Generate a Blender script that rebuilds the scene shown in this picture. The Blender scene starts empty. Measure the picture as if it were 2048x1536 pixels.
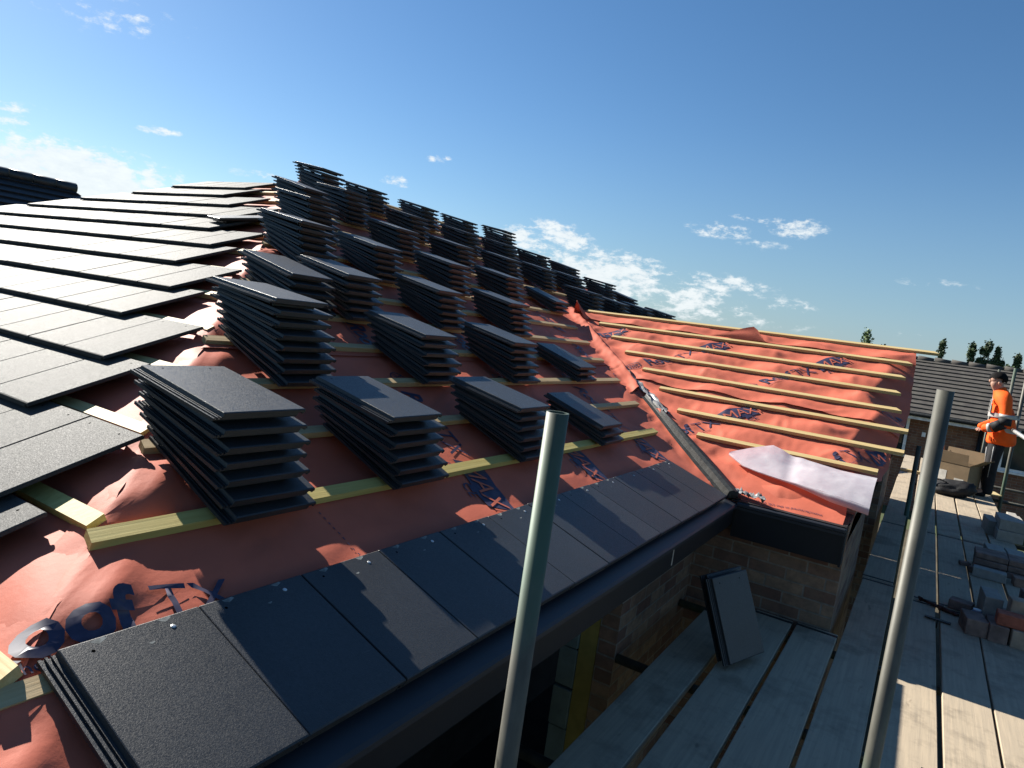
import bpy, bmesh, math, random
from mathutils import Vector, Matrix, noise
random.seed(7)
R = math.radians
sc = bpy.context.scene
# ------------------------------------------------------------------ camera
cd = bpy.data.cameras.new('camera'); cam = bpy.data.objects.new('camera', cd); sc.collection.objects.link(cam)
cd.sensor_width = 36; cd.lens = 36 * 1364.4 / 2048; cd.clip_start = .02; cd.clip_end = 3000
YAW, PITCH, ROLL = R(31.2666), R(5.3353), R(7.8472)
_f = Vector((-math.sin(YAW) * math.cos(PITCH), math.cos(YAW) * math.cos(PITCH), -math.sin(PITCH)))
_r = Vector((math.cos(YAW), math.sin(YAW), 0)); _d = _f.cross(_r)
_r2 = math.cos(ROLL) * _r - math.sin(ROLL) * _d
_d2 = math.cos(ROLL) * _d + math.sin(ROLL) * _r
cam.matrix_world = Matrix((( _r2.x, -_d2.x, -_f.x, 0), (_r2.y, -_d2.y, -_f.y, 0), (_r2.z, -_d2.z, -_f.z, 0), (0, 0, 0, 1)))
sc.camera = cam
# ------------------------------------------------------------------ sun, sky, exposure
SUN = Vector((-1.55, .32, 1.0)).normalized()          # towards the sun
sl = bpy.data.lights.new('sun', 'SUN'); sl.energy = 5.0; sl.angle = R(.5); sl.color = (1, .95, .86)
so = bpy.data.objects.new('sun', sl); sc.collection.objects.link(so)
so.rotation_euler = SUN.to_track_quat('Z', 'Y').to_euler()
sc.view_settings.view_transform = 'Standard'; sc.view_settings.look = 'None'
sc.view_settings.exposure = 1.22; sc.view_settings.gamma = 1
w = bpy.data.worlds.new('World'); sc.world = w; w.use_nodes = True
NT = w.node_tree; NT.nodes.clear()
def wn(t, **k):
    n = NT.nodes.new(t)
    for a, b in k.items(): setattr(n, a, b)
    return n
def wl(a, b): NT.links.new(a, b)
def wm(op, a, b=None, c=None):
    n = wn('ShaderNodeMath', operation=op)
    for i, v in enumerate((a, b, c)):
        if v is None: continue
        if isinstance(v, (int, float)): n.inputs[i].default_value = v
        else: wl(v, n.inputs[i])
    return n.outputs[0]
sky = wn('ShaderNodeTexSky', sky_type='NISHITA', sun_disc=False)
sky.sun_elevation = math.asin(SUN.z); sky.sun_rotation = math.atan2(SUN.x, SUN.y)
sky.air_density = 1.0; sky.dust_density = .15; sky.ozone_density = 3.0; sky.altitude = 50
tc = wn('ShaderNodeTexCoord')
def wdot(v):
    n = wn('ShaderNodeVectorMath', operation='DOT_PRODUCT'); wl(tc.outputs['Generated'], n.inputs[0]); n.inputs[1].default_value = v
    return n.outputs['Value']
sep = wn('ShaderNodeSeparateXYZ'); wl(tc.outputs['Generated'], sep.inputs[0])
def fbm(scale, detail, rough, zs=2.2, off=0):
    mp = wn('ShaderNodeMapping'); mp.inputs['Scale'].default_value = (1, 1, zs); mp.inputs['Location'].default_value = (off, off * .3, 0)
    wl(tc.outputs['Generated'], mp.inputs[0])
    n = wn('ShaderNodeTexNoise'); n.inputs['Scale'].default_value = scale; n.inputs['Detail'].default_value = detail
    n.inputs['Roughness'].default_value = rough; wl(mp.outputs[0], n.inputs[0]); return n.outputs['Fac']
n1 = fbm(13, 10, .66, 2.0); n2 = fbm(48, 8, .66, 2.2, 3)
def raydir(px, py):
    v = _r2 * ((px - 1024) / 1364.4) + _d2 * ((py - 768) / 1364.4) + _f
    return v.normalized()
# cloud patches: picture the sky directions of the cumulus banks (centre, half width, half height, strength)
CL = [((50, 350), 175, 60, 1.7), ((190, 372), 130, 44, 1.6), ((290, 388), 70, 20, 1.2), ((60, 400), 260, 34, 1.5), ((1085, 490), 95, 44, 1.15), ((1215, 540), 120, 40, 1.2), ((1330, 590), 180, 36, .95),
      ((1440, 460), 60, 16, .8), ((1592, 455), 48, 20, .85), ((1500, 437), 36, 8, .6), ((1440, 568), 110, 20, .7), ((1570, 610), 60, 14, .75), ((800, 364), 34, 11, .8), ((878, 318), 24, 9, .75),
      ((25, 212), 40, 10, .75), ((20, 240), 46, 14, .6), ((318, 262), 34, 8, .65), ((1880, 572), 60, 12, .55), ((225, 30), 130, 40, .42), ((1780, 664), 60, 8, .45), ((1480, 640), 160, 16, .5), ((1530, 492), 60, 12, .5), ((560, 358), 80, 14, .6)]
dens = None
for (px, py), hw, hh, st in CL:
    c0 = raydir(px, py); rr = (raydir(px + 10, py) - raydir(px - 10, py)).normalized()
    rr = Vector((math.cos(YAW), math.sin(YAW), 0)); rr = (rr - c0 * rr.dot(c0)).normalized(); uu = rr.cross(c0) * -1
    sx = 1364.4 / hw / (1 + ((px - 1024) / 1364.4) ** 2 * .5); sy = 1364.4 / hh
    a = wm('MULTIPLY', wm('SUBTRACT', wdot(rr), rr.dot(c0)), sx); b = wm('MULTIPLY', wm('SUBTRACT', wdot(uu), uu.dot(c0)), sy)
    q = wm('ADD', wm('MULTIPLY', a, a), wm('MULTIPLY', b, b))
    m = wm('MULTIPLY', wm('SUBTRACT', 1.0, wm('MULTIPLY', q, .5)), st)
    fr = wm('GREATER_THAN', wdot(c0), .3)
    m = wm('MULTIPLY', wm('MAXIMUM', m, 0.0), fr)
    dens = m if dens is None else wm('MAXIMUM', dens, m)
nz = wm('ADD', wm('MULTIPLY', wm('SUBTRACT', n1, .5), 3.0), wm('MULTIPLY', wm('SUBTRACT', n2, .5), 2.6))
dd = wm('SUBTRACT', wm('ADD', dens, wm('MULTIPLY', nz, wm('MINIMUM', wm('MULTIPLY', dens, 2.0), 1.15))), .44)
mr = wn('ShaderNodeMapRange', interpolation_type='SMOOTHSTEP'); wl(dd, mr.inputs[0]); mr.inputs[1].default_value = 0; mr.inputs[2].default_value = .80
mr.inputs[4].default_value = .9
# sky colour mixed toward blue near the horizon, stronger to the right
hz = wn('ShaderNodeMapRange', interpolation_type='SMOOTHSTEP'); wl(sep.outputs['Z'], hz.inputs[0]); hz.inputs[1].default_value = .30; hz.inputs[2].default_value = -.02
hz.inputs[3].default_value = 0; hz.inputs[4].default_value = .65
hr = wn('ShaderNodeMapRange', interpolation_type='SMOOTHSTEP'); wl(wdot(Vector((math.cos(YAW), math.sin(YAW), 0))), hr.inputs[0]); hr.inputs[1].default_value = -.45; hr.inputs[2].default_value = .35; hr.inputs[3].default_value = .12; hr.inputs[4].default_value = 1.0
hzf = wm('MULTIPLY', hz.outputs[0], hr.outputs[0])
sk = wn('ShaderNodeHueSaturation'); sk.inputs['Saturation'].default_value = 1.19; wl(sky.outputs[0], sk.inputs['Color'])
mh = wn('ShaderNodeMix', data_type='RGBA'); wl(hzf, mh.inputs[0]); wl(sk.outputs[0], mh.inputs[6]); mh.inputs[7].default_value = (2.0, 3.4, 4.75, 1)
cc = wn('ShaderNodeMix', data_type='RGBA'); wl(n2, cc.inputs[0]); cc.inputs[6].default_value = (6.2, 6.9, 7.4, 1); cc.inputs[7].default_value = (9.2, 9.5, 9.4, 1)
mc = wn('ShaderNodeMix', data_type='RGBA'); wl(mr.outputs[0], mc.inputs[0]); wl(mh.outputs[2], mc.inputs[6]); wl(cc.outputs[2], mc.inputs[7])
bg = wn('ShaderNodeBackground'); bg.inputs[1].default_value = .050; wl(mc.outputs[2], bg.inputs[0])
wo = wn('ShaderNodeOutputWorld'); wl(bg.outputs[0], wo.inputs[0])

# ------------------------------------------------------------------ materials
def rgb(c): return (c[0], c[1], c[2], 1)
class Mt:
    def __init__(s, name):
        s.m = bpy.data.materials.new(name); s.m.use_nodes = True; s.t = s.m.node_tree
        s.b = s.t.nodes['Principled BSDF']; s._co = None
    def n(s, t, **k):
        n = s.t.nodes.new(t)
        for a, b in k.items(): setattr(n, a, b)
        return n
    def l(s, a, b): s.t.links.new(a, b)
    def co(s, kind='Object', scale=(1, 1, 1), rot=(0, 0, 0), rand=False):
        t = s.n('ShaderNodeTexCoord'); mp = s.n('ShaderNodeMapping'); mp.inputs['Scale'].default_value = scale; mp.inputs['Rotation'].default_value = rot
        s.l(t.outputs[kind], mp.inputs[0])
        if rand:
            oi = s.n('ShaderNodeObjectInfo'); sc_ = s.n('ShaderNodeVectorMath', operation='SCALE'); sc_.inputs[0].default_value = (37, 71, 53)
            s.l(oi.outputs['Random'], sc_.inputs['Scale']); s.l(sc_.outputs[0], mp.inputs['Location'])
        return mp.outputs[0]
    def noise(s, co, scale, detail=4, rough=.55):
        n = s.n('ShaderNodeTexNoise'); n.inputs['Scale'].default_value = scale; n.inputs['Detail'].default_value = detail; n.inputs['Roughness'].default_value = rough
        s.l(co, n.inputs['Vector']); return n.outputs['Fac']
    def ramp(s, fac, stops):
        r = s.n('ShaderNodeValToRGB'); e = r.color_ramp.elements
        while len(e) < len(stops): e.new(.5)
        for el, (p, c) in zip(e, stops): el.position = p; el.color = rgb(c) if len(c) == 3 else c
        s.l(fac, r.inputs[0]); return r.outputs[0]
    def mix(s, fac, a, b, mode='MIX'):
        n = s.n('ShaderNodeMix', data_type='RGBA', blend_type=mode)
        for i, v in ((0, fac), (6, a), (7, b)):
            if isinstance(v, (int, float)): n.inputs[i].default_value = v
            elif isinstance(v, tuple): n.inputs[i].default_value = rgb(v)
            else: s.l(v, n.inputs[i])
        return n.outputs[2]
    def math(s, op, a, b=0.0):
        n = s.n('ShaderNodeMath', operation=op)
        for i, v in enumerate((a, b)):
            if isinstance(v, (int, float)): n.inputs[i].default_value = v
            else: s.l(v, n.inputs[i])
        return n.outputs[0]
    def bump(s, h, strength, dist=.01):
        b = s.n('ShaderNodeBump'); b.inputs['Strength'].default_value = strength; b.inputs['Distance'].default_value = dist
        s.l(h, b.inputs['Height']); s.l(b.outputs[0], s.b.inputs['Normal'])
    def col(s, c):
        if isinstance(c, tuple): s.b.inputs['Base Color'].default_value = rgb(c)
        else: s.l(c, s.b.inputs['Base Color'])
        return s
    def ro(s, v, spec=.5, metal=0):
        if isinstance(v, (int, float)): s.b.inputs['Roughness'].default_value = v
        else: s.l(v, s.b.inputs['Roughness'])
        s.b.inputs['Specular IOR Level'].default_value = spec; s.b.inputs['Metallic'].default_value = metal
        return s
M = {}
def plain(name, c, rough=.6, spec=.5, metal=0, var=.25, nscale=8, bump=0, bscale=60, kind='Object', rand=False):
    m = Mt(name); co = m.co(kind, rand=rand); f = m.noise(co, nscale, 5)
    lo = tuple(x * (1 - var) for x in c); hi = tuple(min(1, x * (1 + var)) for x in c)
    m.col(m.ramp(f, [(.3, lo), (.7, hi)])).ro(rough, spec, metal)
    if bump: m.bump(m.noise(co, bscale, 4), bump, .004)
    M[name] = m.m; return m
def tile_mat(name, base, rough, spec, wear, stuffscale=1.0, sheen=0):
    m = Mt(name); co = m.co('Object', rand=True)
    a = m.noise(co, 5, 5); g = m.noise(co, 520 * stuffscale, 2, .7); v = m.noise(co, 260 * stuffscale, 2, .6)
    c = m.ramp(a, [(.25, tuple(x * .78 for x in base)), (.75, tuple(x * 1.2 for x in base))])
    c = m.mix(m.math('MULTIPLY', m.math('GREATER_THAN', g, .64), .35), c, tuple(x * 2.6 for x in base))
    gm = m.noise(m.co('Object', (1, 1, 1), rand=True), 110 * stuffscale, 3, .75); c = m.mix(m.ramp(gm, [(.35, (.55, .55, .55)), (.65, (0, 0, 0))]), c, tuple(x * .45 for x in base))
    st = m.noise(m.co('Object', (16, 3.5, 3), rand=True), 2.2, 7, .7); c = m.mix(m.ramp(st, [(.5, (0, 0, 0)), (.8, (.55, .55, .55))]), c, tuple(x * .5 for x in base))
    oi = m.n('ShaderNodeObjectInfo'); hv = m.n('ShaderNodeHueSaturation'); m.l(m.math('ADD', m.math('MULTIPLY', oi.outputs['Random'], .5), .75), hv.inputs['Value']); m.l(c, hv.inputs['Color']); c = hv.outputs[0]
    # mortar dust, scuffs
    sm = m.noise(m.co('Object', (3, 14, 3), (0, 0, .5), rand=True), 3.0, 8, .7)
    c = m.mix(m.ramp(sm, [(.64, (0, 0, 0)), (.80, (wear, wear, wear))]), c, (.16, .155, .145))
    m.col(c); m.ro(m.ramp(v, [(.3, (rough - .1,) * 3), (.7, (rough + .12,) * 3)]), spec)
    m.bump(m.math('ADD', g, m.math('MULTIPLY', v, .8)), .38, .0012)
    m.b.inputs['Sheen Weight'].default_value = sheen; m.b.inputs['Sheen Roughness'].default_value = .35
    M[name] = m.m
tile_mat('slate_grey', (.022, .0245, .027), .42, .55, .45)
tile_mat('slate_grey_laid', (.055, .056, .055), .70, .18, .8, 1.15, .05)
def membrane_mat(name, base):
    m = Mt(name); co = m.co('Object')
    a = m.noise(co, 3.5, 6); c = m.ramp(a, [(.25, tuple(x * .84 for x in base)), (.75, tuple(min(1, x * 1.12) for x in base))])
    d = m.noise(co, 26, 6, .7); c = m.mix(m.ramp(d, [(.62, (0, 0, 0)), (.85, (.22, .22, .22))]), c, (.42, .24, .19))
    m.col(c).ro(.62, .14)
    fine = m.noise(m.co('Object', (1, 1, 1)), 900, 1); wr = m.noise(co, 38, 6, .6)
    m.bump(m.math('ADD', m.math('MULTIPLY', fine, .12), m.math('MULTIPLY', wr, .8)), .28, .004)
    M[name] = m.m
membrane_mat('orange_membrane', (.50, .128, .078))
m = Mt('navy_print'); f = m.noise(m.co('Object'), 40, 4); m.col(m.ramp(f, [(.3, (.022, .020, .050)), (.75, (.05, .045, .085))])).ro(.45, .45); M['navy_print'] = m.m
m = Mt('white_underside'); f = m.noise(m.co('Object'), 9, 6, .65); m.col(m.ramp(f, [(.3, (.47, .43, .48)), (.7, (.62, .60, .63))])).ro(.6, .3)
tr = m.n('ShaderNodeBsdfTranslucent'); tr.inputs[0].default_value = (.75, .28, .22, 1); mx = m.n('ShaderNodeMixShader'); mx.inputs[0].default_value = .30
m.l(m.b.outputs[0], mx.inputs[1]); m.l(tr.outputs[0], mx.inputs[2]); m.l(mx.outputs[0], m.t.nodes['Material Output'].inputs[0])
m.bump(m.noise(m.co('Object'), 22, 6, .6), .18, .008); M['white_underside'] = m.m
def wood_mat(name, c1, c2, axis, dark=.5, rough=.65, grain=1.0, dirt=0.0, dirtc=(.08, .075, .065)):
    m = Mt(name); s = [70, 70, 70]; s[axis] = 2.2
    co = m.co('Object', tuple(s), rand=True); g = m.noise(co, 1.0 * grain, 6, .65)
    big = m.noise(m.co('Object', rand=True), 2.5, 4)
    c = m.mix(m.ramp(g, [(.35, (0, 0, 0)), (.7, (1, 1, 1))]), c1, c2)
    c = m.mix(m.math('MULTIPLY', big, .35), c, tuple(x * dark for x in c1))
    s2 = [9, 9, 9]; s2[axis] = 3; kn = m.noise(m.co('Object', tuple(s2), rand=True), 2.2, 2)
    c = m.mix(m.ramp(kn, [(.70, (0, 0, 0)), (.76, (.6, .6, .6))]), c, tuple(x * .35 for x in c1))
    if dirt:
        dn = m.noise(m.co('Object', rand=True), 4.5, 8, .72); c = m.mix(m.ramp(dn, [(.5, (0, 0, 0)), (.72, (dirt,) * 3)]), c, dirtc)
    if dirt:
        sn = m.noise(m.co('Object', (2.2, 1.6, 2), rand=True), 1.0, 5, .6); c = m.mix(m.ramp(sn, [(.60, (0, 0, 0)), (.66, (.55, .55, .55))]), c, tuple(x * .38 for x in c1))
    m.col(c).ro(rough, .35); m.bump(g, .35, .003); M[name] = m.m
wood_mat('treated_batten_y', (.56, .46, .16), (.44, .33, .09), 1)       # long axis = object Y
wood_mat('pale_batten_y', (.52, .39, .21), (.40, .27, .12), 1)
wood_mat('pale_batten_x', (.60, .46, .22), (.46, .32, .12), 0)
wood_mat('board_wood', (.44, .355, .25), (.32, .265, .195), 1, .6, .8, 1.0, .55, (.10, .085, .065))
wood_mat('ply_wood', (.55, .43, .22), (.46, .34, .15), 0, .7)
def brick_mat(name, c1, c2, mort, dark=(.05, .035, .03)):
    m = Mt(name); co = m.co('UV'); b = m.n('ShaderNodeTexBrick'); m.l(co, b.inputs['Vector'])
    b.inputs['Scale'].default_value = 1; b.inputs['Brick Width'].default_value = .225; b.inputs['Row Height'].default_value = .075
    b.inputs['Mortar Size'].default_value = .006; b.inputs['Mortar Smooth'].default_value = .3; b.inputs['Bias'].default_value = -.1
    b.inputs['Color1'].default_value = rgb(c1); b.inputs['Color2'].default_value = rgb(c2); b.inputs['Mortar'].default_value = rgb(mort)
    n = m.noise(co, 14, 6, .7); c = m.mix(m.ramp(n, [(.35, (0, 0, 0)), (.75, (.75, .75, .75))]), b.outputs['Color'], dark)
    n2 = m.noise(co, 3.5, 3); c = m.mix(m.ramp(n2, [(.5, (0, 0, 0)), (.75, (.5, .5, .5))]), c, (.30, .22, .14))
    m.col(c).ro(.85, .3); h = m.math('SUBTRACT', m.math('MULTIPLY', n, .4), b.outputs['Fac']); m.bump(h, .7, .008); M[name] = m.m
brick_mat('brown_brick', (.16, .080, .055), (.32, .21, .13), (.25, .215, .17))
brick_mat('far_brick', (.20, .085, .05), (.26, .12, .07), (.28, .23, .18))
m = Mt('galvanised'); co = m.co('Object', (1, 1, .35)); a = m.noise(co, 14, 6, .65); c = m.ramp(a, [(.3, (.055, .053, .043)), (.7, (.115, .112, .09))])
gn = m.noise(m.co('Object', (1, 1, .6), rand=True), 2.6, 3); c = m.mix(m.ramp(gn, [(.50, (0, 0, 0)), (.66, (.6, .6, .6))]), c, (.045, .115, .075))
sp = m.noise(m.co('Object'), 60, 3); c = m.mix(m.ramp(sp, [(.66, (0, 0, 0)), (.74, (.6, .6, .6))]), c, (.08, .075, .06))
m.col(c).ro(.55, .4, .15); m.bump(a, .15, .003); M['galvanised'] = m.m
plain('steel_clean', (.42, .42, .40), .42, .5, .5)
plain('fascia_black', (.009, .010, .013), .42, .3, var=.1)
plain('gutter_black', (.020, .024, .032), .45, .35, var=.1)
plain('valley_lead', (.022, .024, .024), .55, .2, .1, .5, 30, .4, 90)
plain('clear_plastic', (.20, .20, .20), .35, .45, 0, .55, 25, .4, 40)
plain('dark_room', (.03, .028, .027), .9)  # near-black colour puts the unlit room's shade into its walls and floor
plain('block_grey', (.31, .285, .25), .9, .3, 0, .15, 20, .5, 140)
plain('thermal_block', (.13, .165, .15), .9, .3, 0, .2, 12, .4, 140)
plain('insulation_yellow', (.24, .185, .05), .8, .3, 0, .2, 12)
plain('stone_blue', (.28, .255, .22), .85, .3, 0, .2, 14, .4, 120)
plain('loose_brick', (.27, .165, .12), .88, .3, 0, .4, 12, .5, 130, rand=True)
plain('loose_brick_dark', (.20, .135, .11), .88, .3, 0, .4, 12, .5, 130, rand=True)
plain('loose_brick_buff', (.34, .25, .18), .88, .3, 0, .35, 12, .5, 130, rand=True)
plain('dimple_red', (.34, .10, .06), .85, .3, 0, .3, 25, .8, 60)
plain('cardboard', (.24, .17, .10), .85, .25, 0, .12, 6)
plain('paper_label', (.66, .62, .54), .8)
plain('black_cloth', (.012, .012, .013), .7, .3, 0, .3, 20, .5, 60)
plain('rust_tool', (.07, .025, .02), .6, .4, .3, .5, 30)
plain('can_blue', (.16, .20, .30), .3, .6)
plain('white_plastic', (.72, .72, .70), .45)
plain('window_glass', (.02, .03, .03), .06, .7)
plain('nail_zinc', (.62, .63, .62), .35, .6, .6)
plain('mortar_dust', (.20, .21, .20), .9, .2, 0, .4, 60)
plain('hole_black', (.004, .004, .004), .9, 0)
plain('skin', (.42, .23, .16), .55, .4, 0, .08)
plain('hair', (.007, .006, .006), .8, .12)
plain('hivis_orange', (.95, .115, .012), .75, .2, 0, .12, 14, .5, 30)
plain('trouser_black', (.014, .014, .016), .8, .3, 0, .3, 14, .5, 30)
plain('reflective_tape', (.36, .35, .33), .5, .5)
plain('soil', (.09, .075, .05), .95, .2, 0, .4, 1.5)
plain('far_ground', (.07, .085, .04), .95, .2, 0, .4, .3)
plain('bark', (.10, .08, .06), .9)
m = Mt('far_roof_tile'); co = m.co('UV'); b = m.n('ShaderNodeTexBrick'); m.l(co, b.inputs['Vector']); b.offset = .5
b.inputs['Scale'].default_value = 1; b.inputs['Brick Width'].default_value = .33; b.inputs['Row Height'].default_value = .29; b.inputs['Mortar Size'].default_value = .004
b.inputs['Color1'].default_value = (.075, .066, .058, 1); b.inputs['Color2'].default_value = (.10, .088, .075, 1); b.inputs['Mortar'].default_value = (.03, .03, .03, 1)
n = m.noise(co, 3, 7, .7); c = m.mix(m.ramp(n, [(.45, (0, 0, 0)), (.8, (.6, .6, .6))]), m.ramp(m.noise(m.co('Object', (3, 3, 3)), 1.5, 3), [(.3, (.050, .045, .041)), (.7, (.078, .070, .062))]), (.15, .14, .11)); m.col(c).ro(.85, .3); M['far_roof_tile'] = m.m
def leaf_mat(name, c):
    m = Mt(name); oi = m.n('ShaderNodeNewGeometry'); f = m.noise(m.co('Object'), .9, 4)
    cc_ = m.mix(oi.outputs['Random Per Island'], tuple(x * .6 for x in c), tuple(x * 1.5 for x in c)); cc_ = m.mix(m.math('MULTIPLY', f, .5), cc_, tuple(x * .45 for x in c))
    m.col(cc_).ro(.6, .3); m.b.inputs['Subsurface Weight'].default_value = 0
    M[name] = m.m
leaf_mat('poplar_leaf', (.055, .085, .038)); leaf_mat('birch_leaf', (.16, .22, .08)); leaf_mat('shrub_leaf', (.06, .09, .03))

# ------------------------------------------------------------------ object helpers
def link(o, parent=None):
    sc.collection.objects.link(o)
    if parent: o.parent = parent
    return o
def uvbox(bm):
    uv = bm.loops.layers.uv.verify()
    for f in bm.faces:
        n = f.normal
        if abs(n.z) > .9: ax = (Vector((1, 0, 0)), Vector((0, 1, 0)))
        else:
            h = Vector((-n.y, n.x, 0)).normalized(); ax = (h, n.cross(h))
        for l in f.loops: l[uv].uv = (l.vert.co.dot(ax[0]), l.vert.co.dot(ax[1]))
def obj(name, bm, mats, parent=None, smooth=False, uv=False, recalc=True):
    if recalc: bmesh.ops.recalc_face_normals(bm, faces=bm.faces)
    bm.normal_update()
    if uv: uvbox(bm)
    me = bpy.data.meshes.new(name); bm.to_mesh(me); bm.free()
    for mm in (mats if isinstance(mats, (list, tuple)) else [mats]): me.materials.append(M[mm])
    if smooth:
        for p in me.polygons: p.use_smooth = True
    return link(bpy.data.objects.new(name, me), parent)
def empty(name, loc=(0, 0, 0), rz=0):
    o = bpy.data.objects.new(name, None); o.location = loc; o.rotation_euler = (0, 0, rz); o.empty_display_size = .1
    return link(o)
def tag(o, label, cat, group=None, kind=None):
    if label: o['label'] = label
    if cat: o['category'] = cat
    if group: o['group'] = group
    if kind: o['kind'] = kind
    return o
def box(bm, lo, hi, mat=0, mx=None, bev=0):
    v = [bm.verts.new((x, y, z)) for x in (lo[0], hi[0]) for y in (lo[1], hi[1]) for z in (lo[2], hi[2])]
    if mx: 
        for q in v: q.co = mx @ q.co
    fs = [bm.faces.new([v[i] for i in ix]) for ix in ((0, 1, 3, 2), (4, 6, 7, 5), (0, 4, 5, 1), (2, 3, 7, 6), (0, 2, 6, 4), (1, 5, 7, 3))]
    for f in fs: f.material_index = mat
    if bev:
        es = list({e for f in fs for e in f.edges}); r = bmesh.ops.bevel(bm, geom=es, offset=bev, segments=1, affect='EDGES', profile=.5)
        for f in r['faces']: f.material_index = mat
    return fs
def tube(bm, a, b, r, seg=16, r2=None, hollow=0, mat=0):
    a, b = Vector(a), Vector(b); z = (b - a).normalized(); x = z.orthogonal().normalized(); y = z.cross(x); r2 = r if r2 is None else r2
    ring = lambda c, rad: [bm.verts.new(c + (x * math.cos(t) + y * math.sin(t)) * rad) for t in (2 * math.pi * i / seg for i in range(seg))]
    A, B = ring(a, r), ring(b, r2); fs = []
    for i in range(seg): fs.append(bm.faces.new((A[i], A[(i + 1) % seg], B[(i + 1) % seg], B[i])))
    if hollow:
        C, D = ring(b, r2 - hollow), ring(b - z * .25, r2 - hollow)
        for i in range(seg):
            j = (i + 1) % seg; bm.faces.new((B[i], B[j], C[j], C[i])); bm.faces.new((C[i], C[j], D[j], D[i]))
        bm.faces.new(D); bm.faces.new(A[::-1])
    else: bm.faces.new(A[::-1]); bm.faces.new(B)
    for f in fs: f.smooth = True; f.material_index = mat
def basis(o, x, y, z): return Matrix(((x.x, y.x, z.x, o.x), (x.y, y.y, z.y, o.y), (x.z, y.z, z.z, o.z), (0, 0, 0, 1)))

# ------------------------------------------------------------------ site geometry (camera at the origin, z up, metres)
XE, ZE, OFF = -.9406, -.8848, .033
TA, TB, TCp = R(22.5), R(23.6), R(22.2)
YB, YC = .21, 4.35
ZD = -1.58                    # top of the scaffold boards
GROUND = -3.7
XEJ = lambda *a: None
uA = Vector((-math.cos(TA), 0, math.sin(TA))); nA = Vector((math.sin(TA), 0, math.cos(TA))); vA = Vector((0, 1, 0)); oA = Vector((XE, 0, ZE)) - OFF * nA
uB = Vector((0, math.cos(TB), math.sin(TB))); nB = Vector((0, -math.sin(TB), math.cos(TB))); vB = Vector((1, 0, 0)); oB = Vector((0, YB, ZE)) - OFF * nB
uC = Vector((0, math.cos(TCp), math.sin(TCp))); nC = Vector((0, -math.sin(TCp), math.cos(TCp))); vC = Vector((1, 0, 0)); oC = Vector((0, YC, ZE)) - OFF * nC
FA = lambda s, y, h=0: oA + uA * s + vA * y + nA * h
FB = lambda s, x, h=0: oB + uB * s + vB * x + nB * h
FC = lambda s, x, h=0: oC + uC * s + vC * x + nC * h
def hipY(s):                  # y of the hip on slope A at slant s : intersection with plane B
    p = FA(s, 0); return oB.y + (p.z - oB.z) / math.tan(TB)
def hipX(s):                  # x of the hip on slope B
    p = FB(s, 0); return oA.x - (p.z - oA.z) / math.tan(TA)
def valY(s):                  # y of the valley on slope A
    p = FA(s, 0); return oC.y + (p.z - oC.z) / math.tan(TCp)
def valX(s):
    p = FC(s, 0); return oA.x - (p.z - oA.z) / math.tan(TA)
S_RIDGE = 5.45
Z_RIDGE = FA(S_RIDGE, 0).z; X_RIDGE = FA(S_RIDGE, 0).x
SB_TOP = (Z_RIDGE - oB.z) / math.sin(TB)
SC_RIDGE = 3.06
def nz(x, y, z=0, sc_=1.0): return noise.noise(Vector((x * sc_, y * sc_, z)))
def sstep(a, b, x):
    t = min(1, max(0, (x - a) / (b - a))); return t * t * (3 - 2 * t)

house = tag(empty('house', (XE, YB, GROUND)), 'brick house under construction, roof half tiled over orange membrane and battens', 'house')
house_inv = Matrix.Translation(-Vector((XE, YB, GROUND)))
def hpart(name, bm, mats, parent=None, **k):
    o = obj(name, bm, mats, None, **k); o.parent = parent or house
    o.matrix_parent_inverse = house_inv if not parent else Matrix.Identity(4)
    if parent: o.matrix_parent_inverse = parent.matrix_world.inverted() if parent.type == 'EMPTY' else Matrix.Identity(4)
    return o

# ------------------------------------------------------------------ membranes
GA = .345; SB1 = .692
def pinA(s): 
    f = ((s - SB1 - .02) / GA) % 1.0
    return math.sin(math.pi * f) ** 2
def hA(s, y):
    dh = y - hipY(s); dv = valY(s) - y if s < 2.95 else 9
    p = pinA(s)
    h = -.030 + p * (nz(s * 2.2, y * 1.4, 1.3) * .016 + nz(s * 5, y * 4, 5.1) * .006 - .004)
    if s < .66: h += sstep(.66, .5, s) * (.010 * max(0, nz(s * 2, y * 2.6, 9.7)) + .006 * nz(s * 6, y * 7, 2))
    cr = nz(s * 3.1 + y * 1.1, y * 2.3 - s * .7, 12.5); h -= .007 * (1 - min(1, abs(cr) * 9)) * (.3 + .7 * p)
    if dh < .7: h += (.25 + .75 * p) * math.exp(-(dh / .22) ** 2) * (.034 + .024 * nz(s * 2.6, y * 2.6, 4)) * (.35 + .65 * sstep(.5, .8, s)) + math.exp(-(dh / .3) ** 2) * .012 * nz(s * 9, y * 7, 8) + .016 * p * math.exp(-((dh - .12) / .05) ** 2)
    if dv < .6: h += math.exp(-(dv / .26) ** 2) * (.018 * nz(s * 7, dv * 5, 2.2) + .010 * nz(s * 17, dv * 9, 6) + .022) * (.4 + .6 * p) + .03 * math.exp(-(dv / .05) ** 2)
    return h
def grid(bm, P, nu, nv, mat=0):
    V = [[bm.verts.new(P(i / nu, j / nv)) for j in range(nv + 1)] for i in range(nu + 1)]
    for i in range(nu):
        for j in range(nv):
            f = bm.faces.new((V[i][j], V[i][j + 1], V[i + 1][j + 1], V[i + 1][j])); f.smooth = True; f.material_index = mat
FARY = 13.4
def farY(s): return FARY - s * math.cos(TA) + .02
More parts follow.
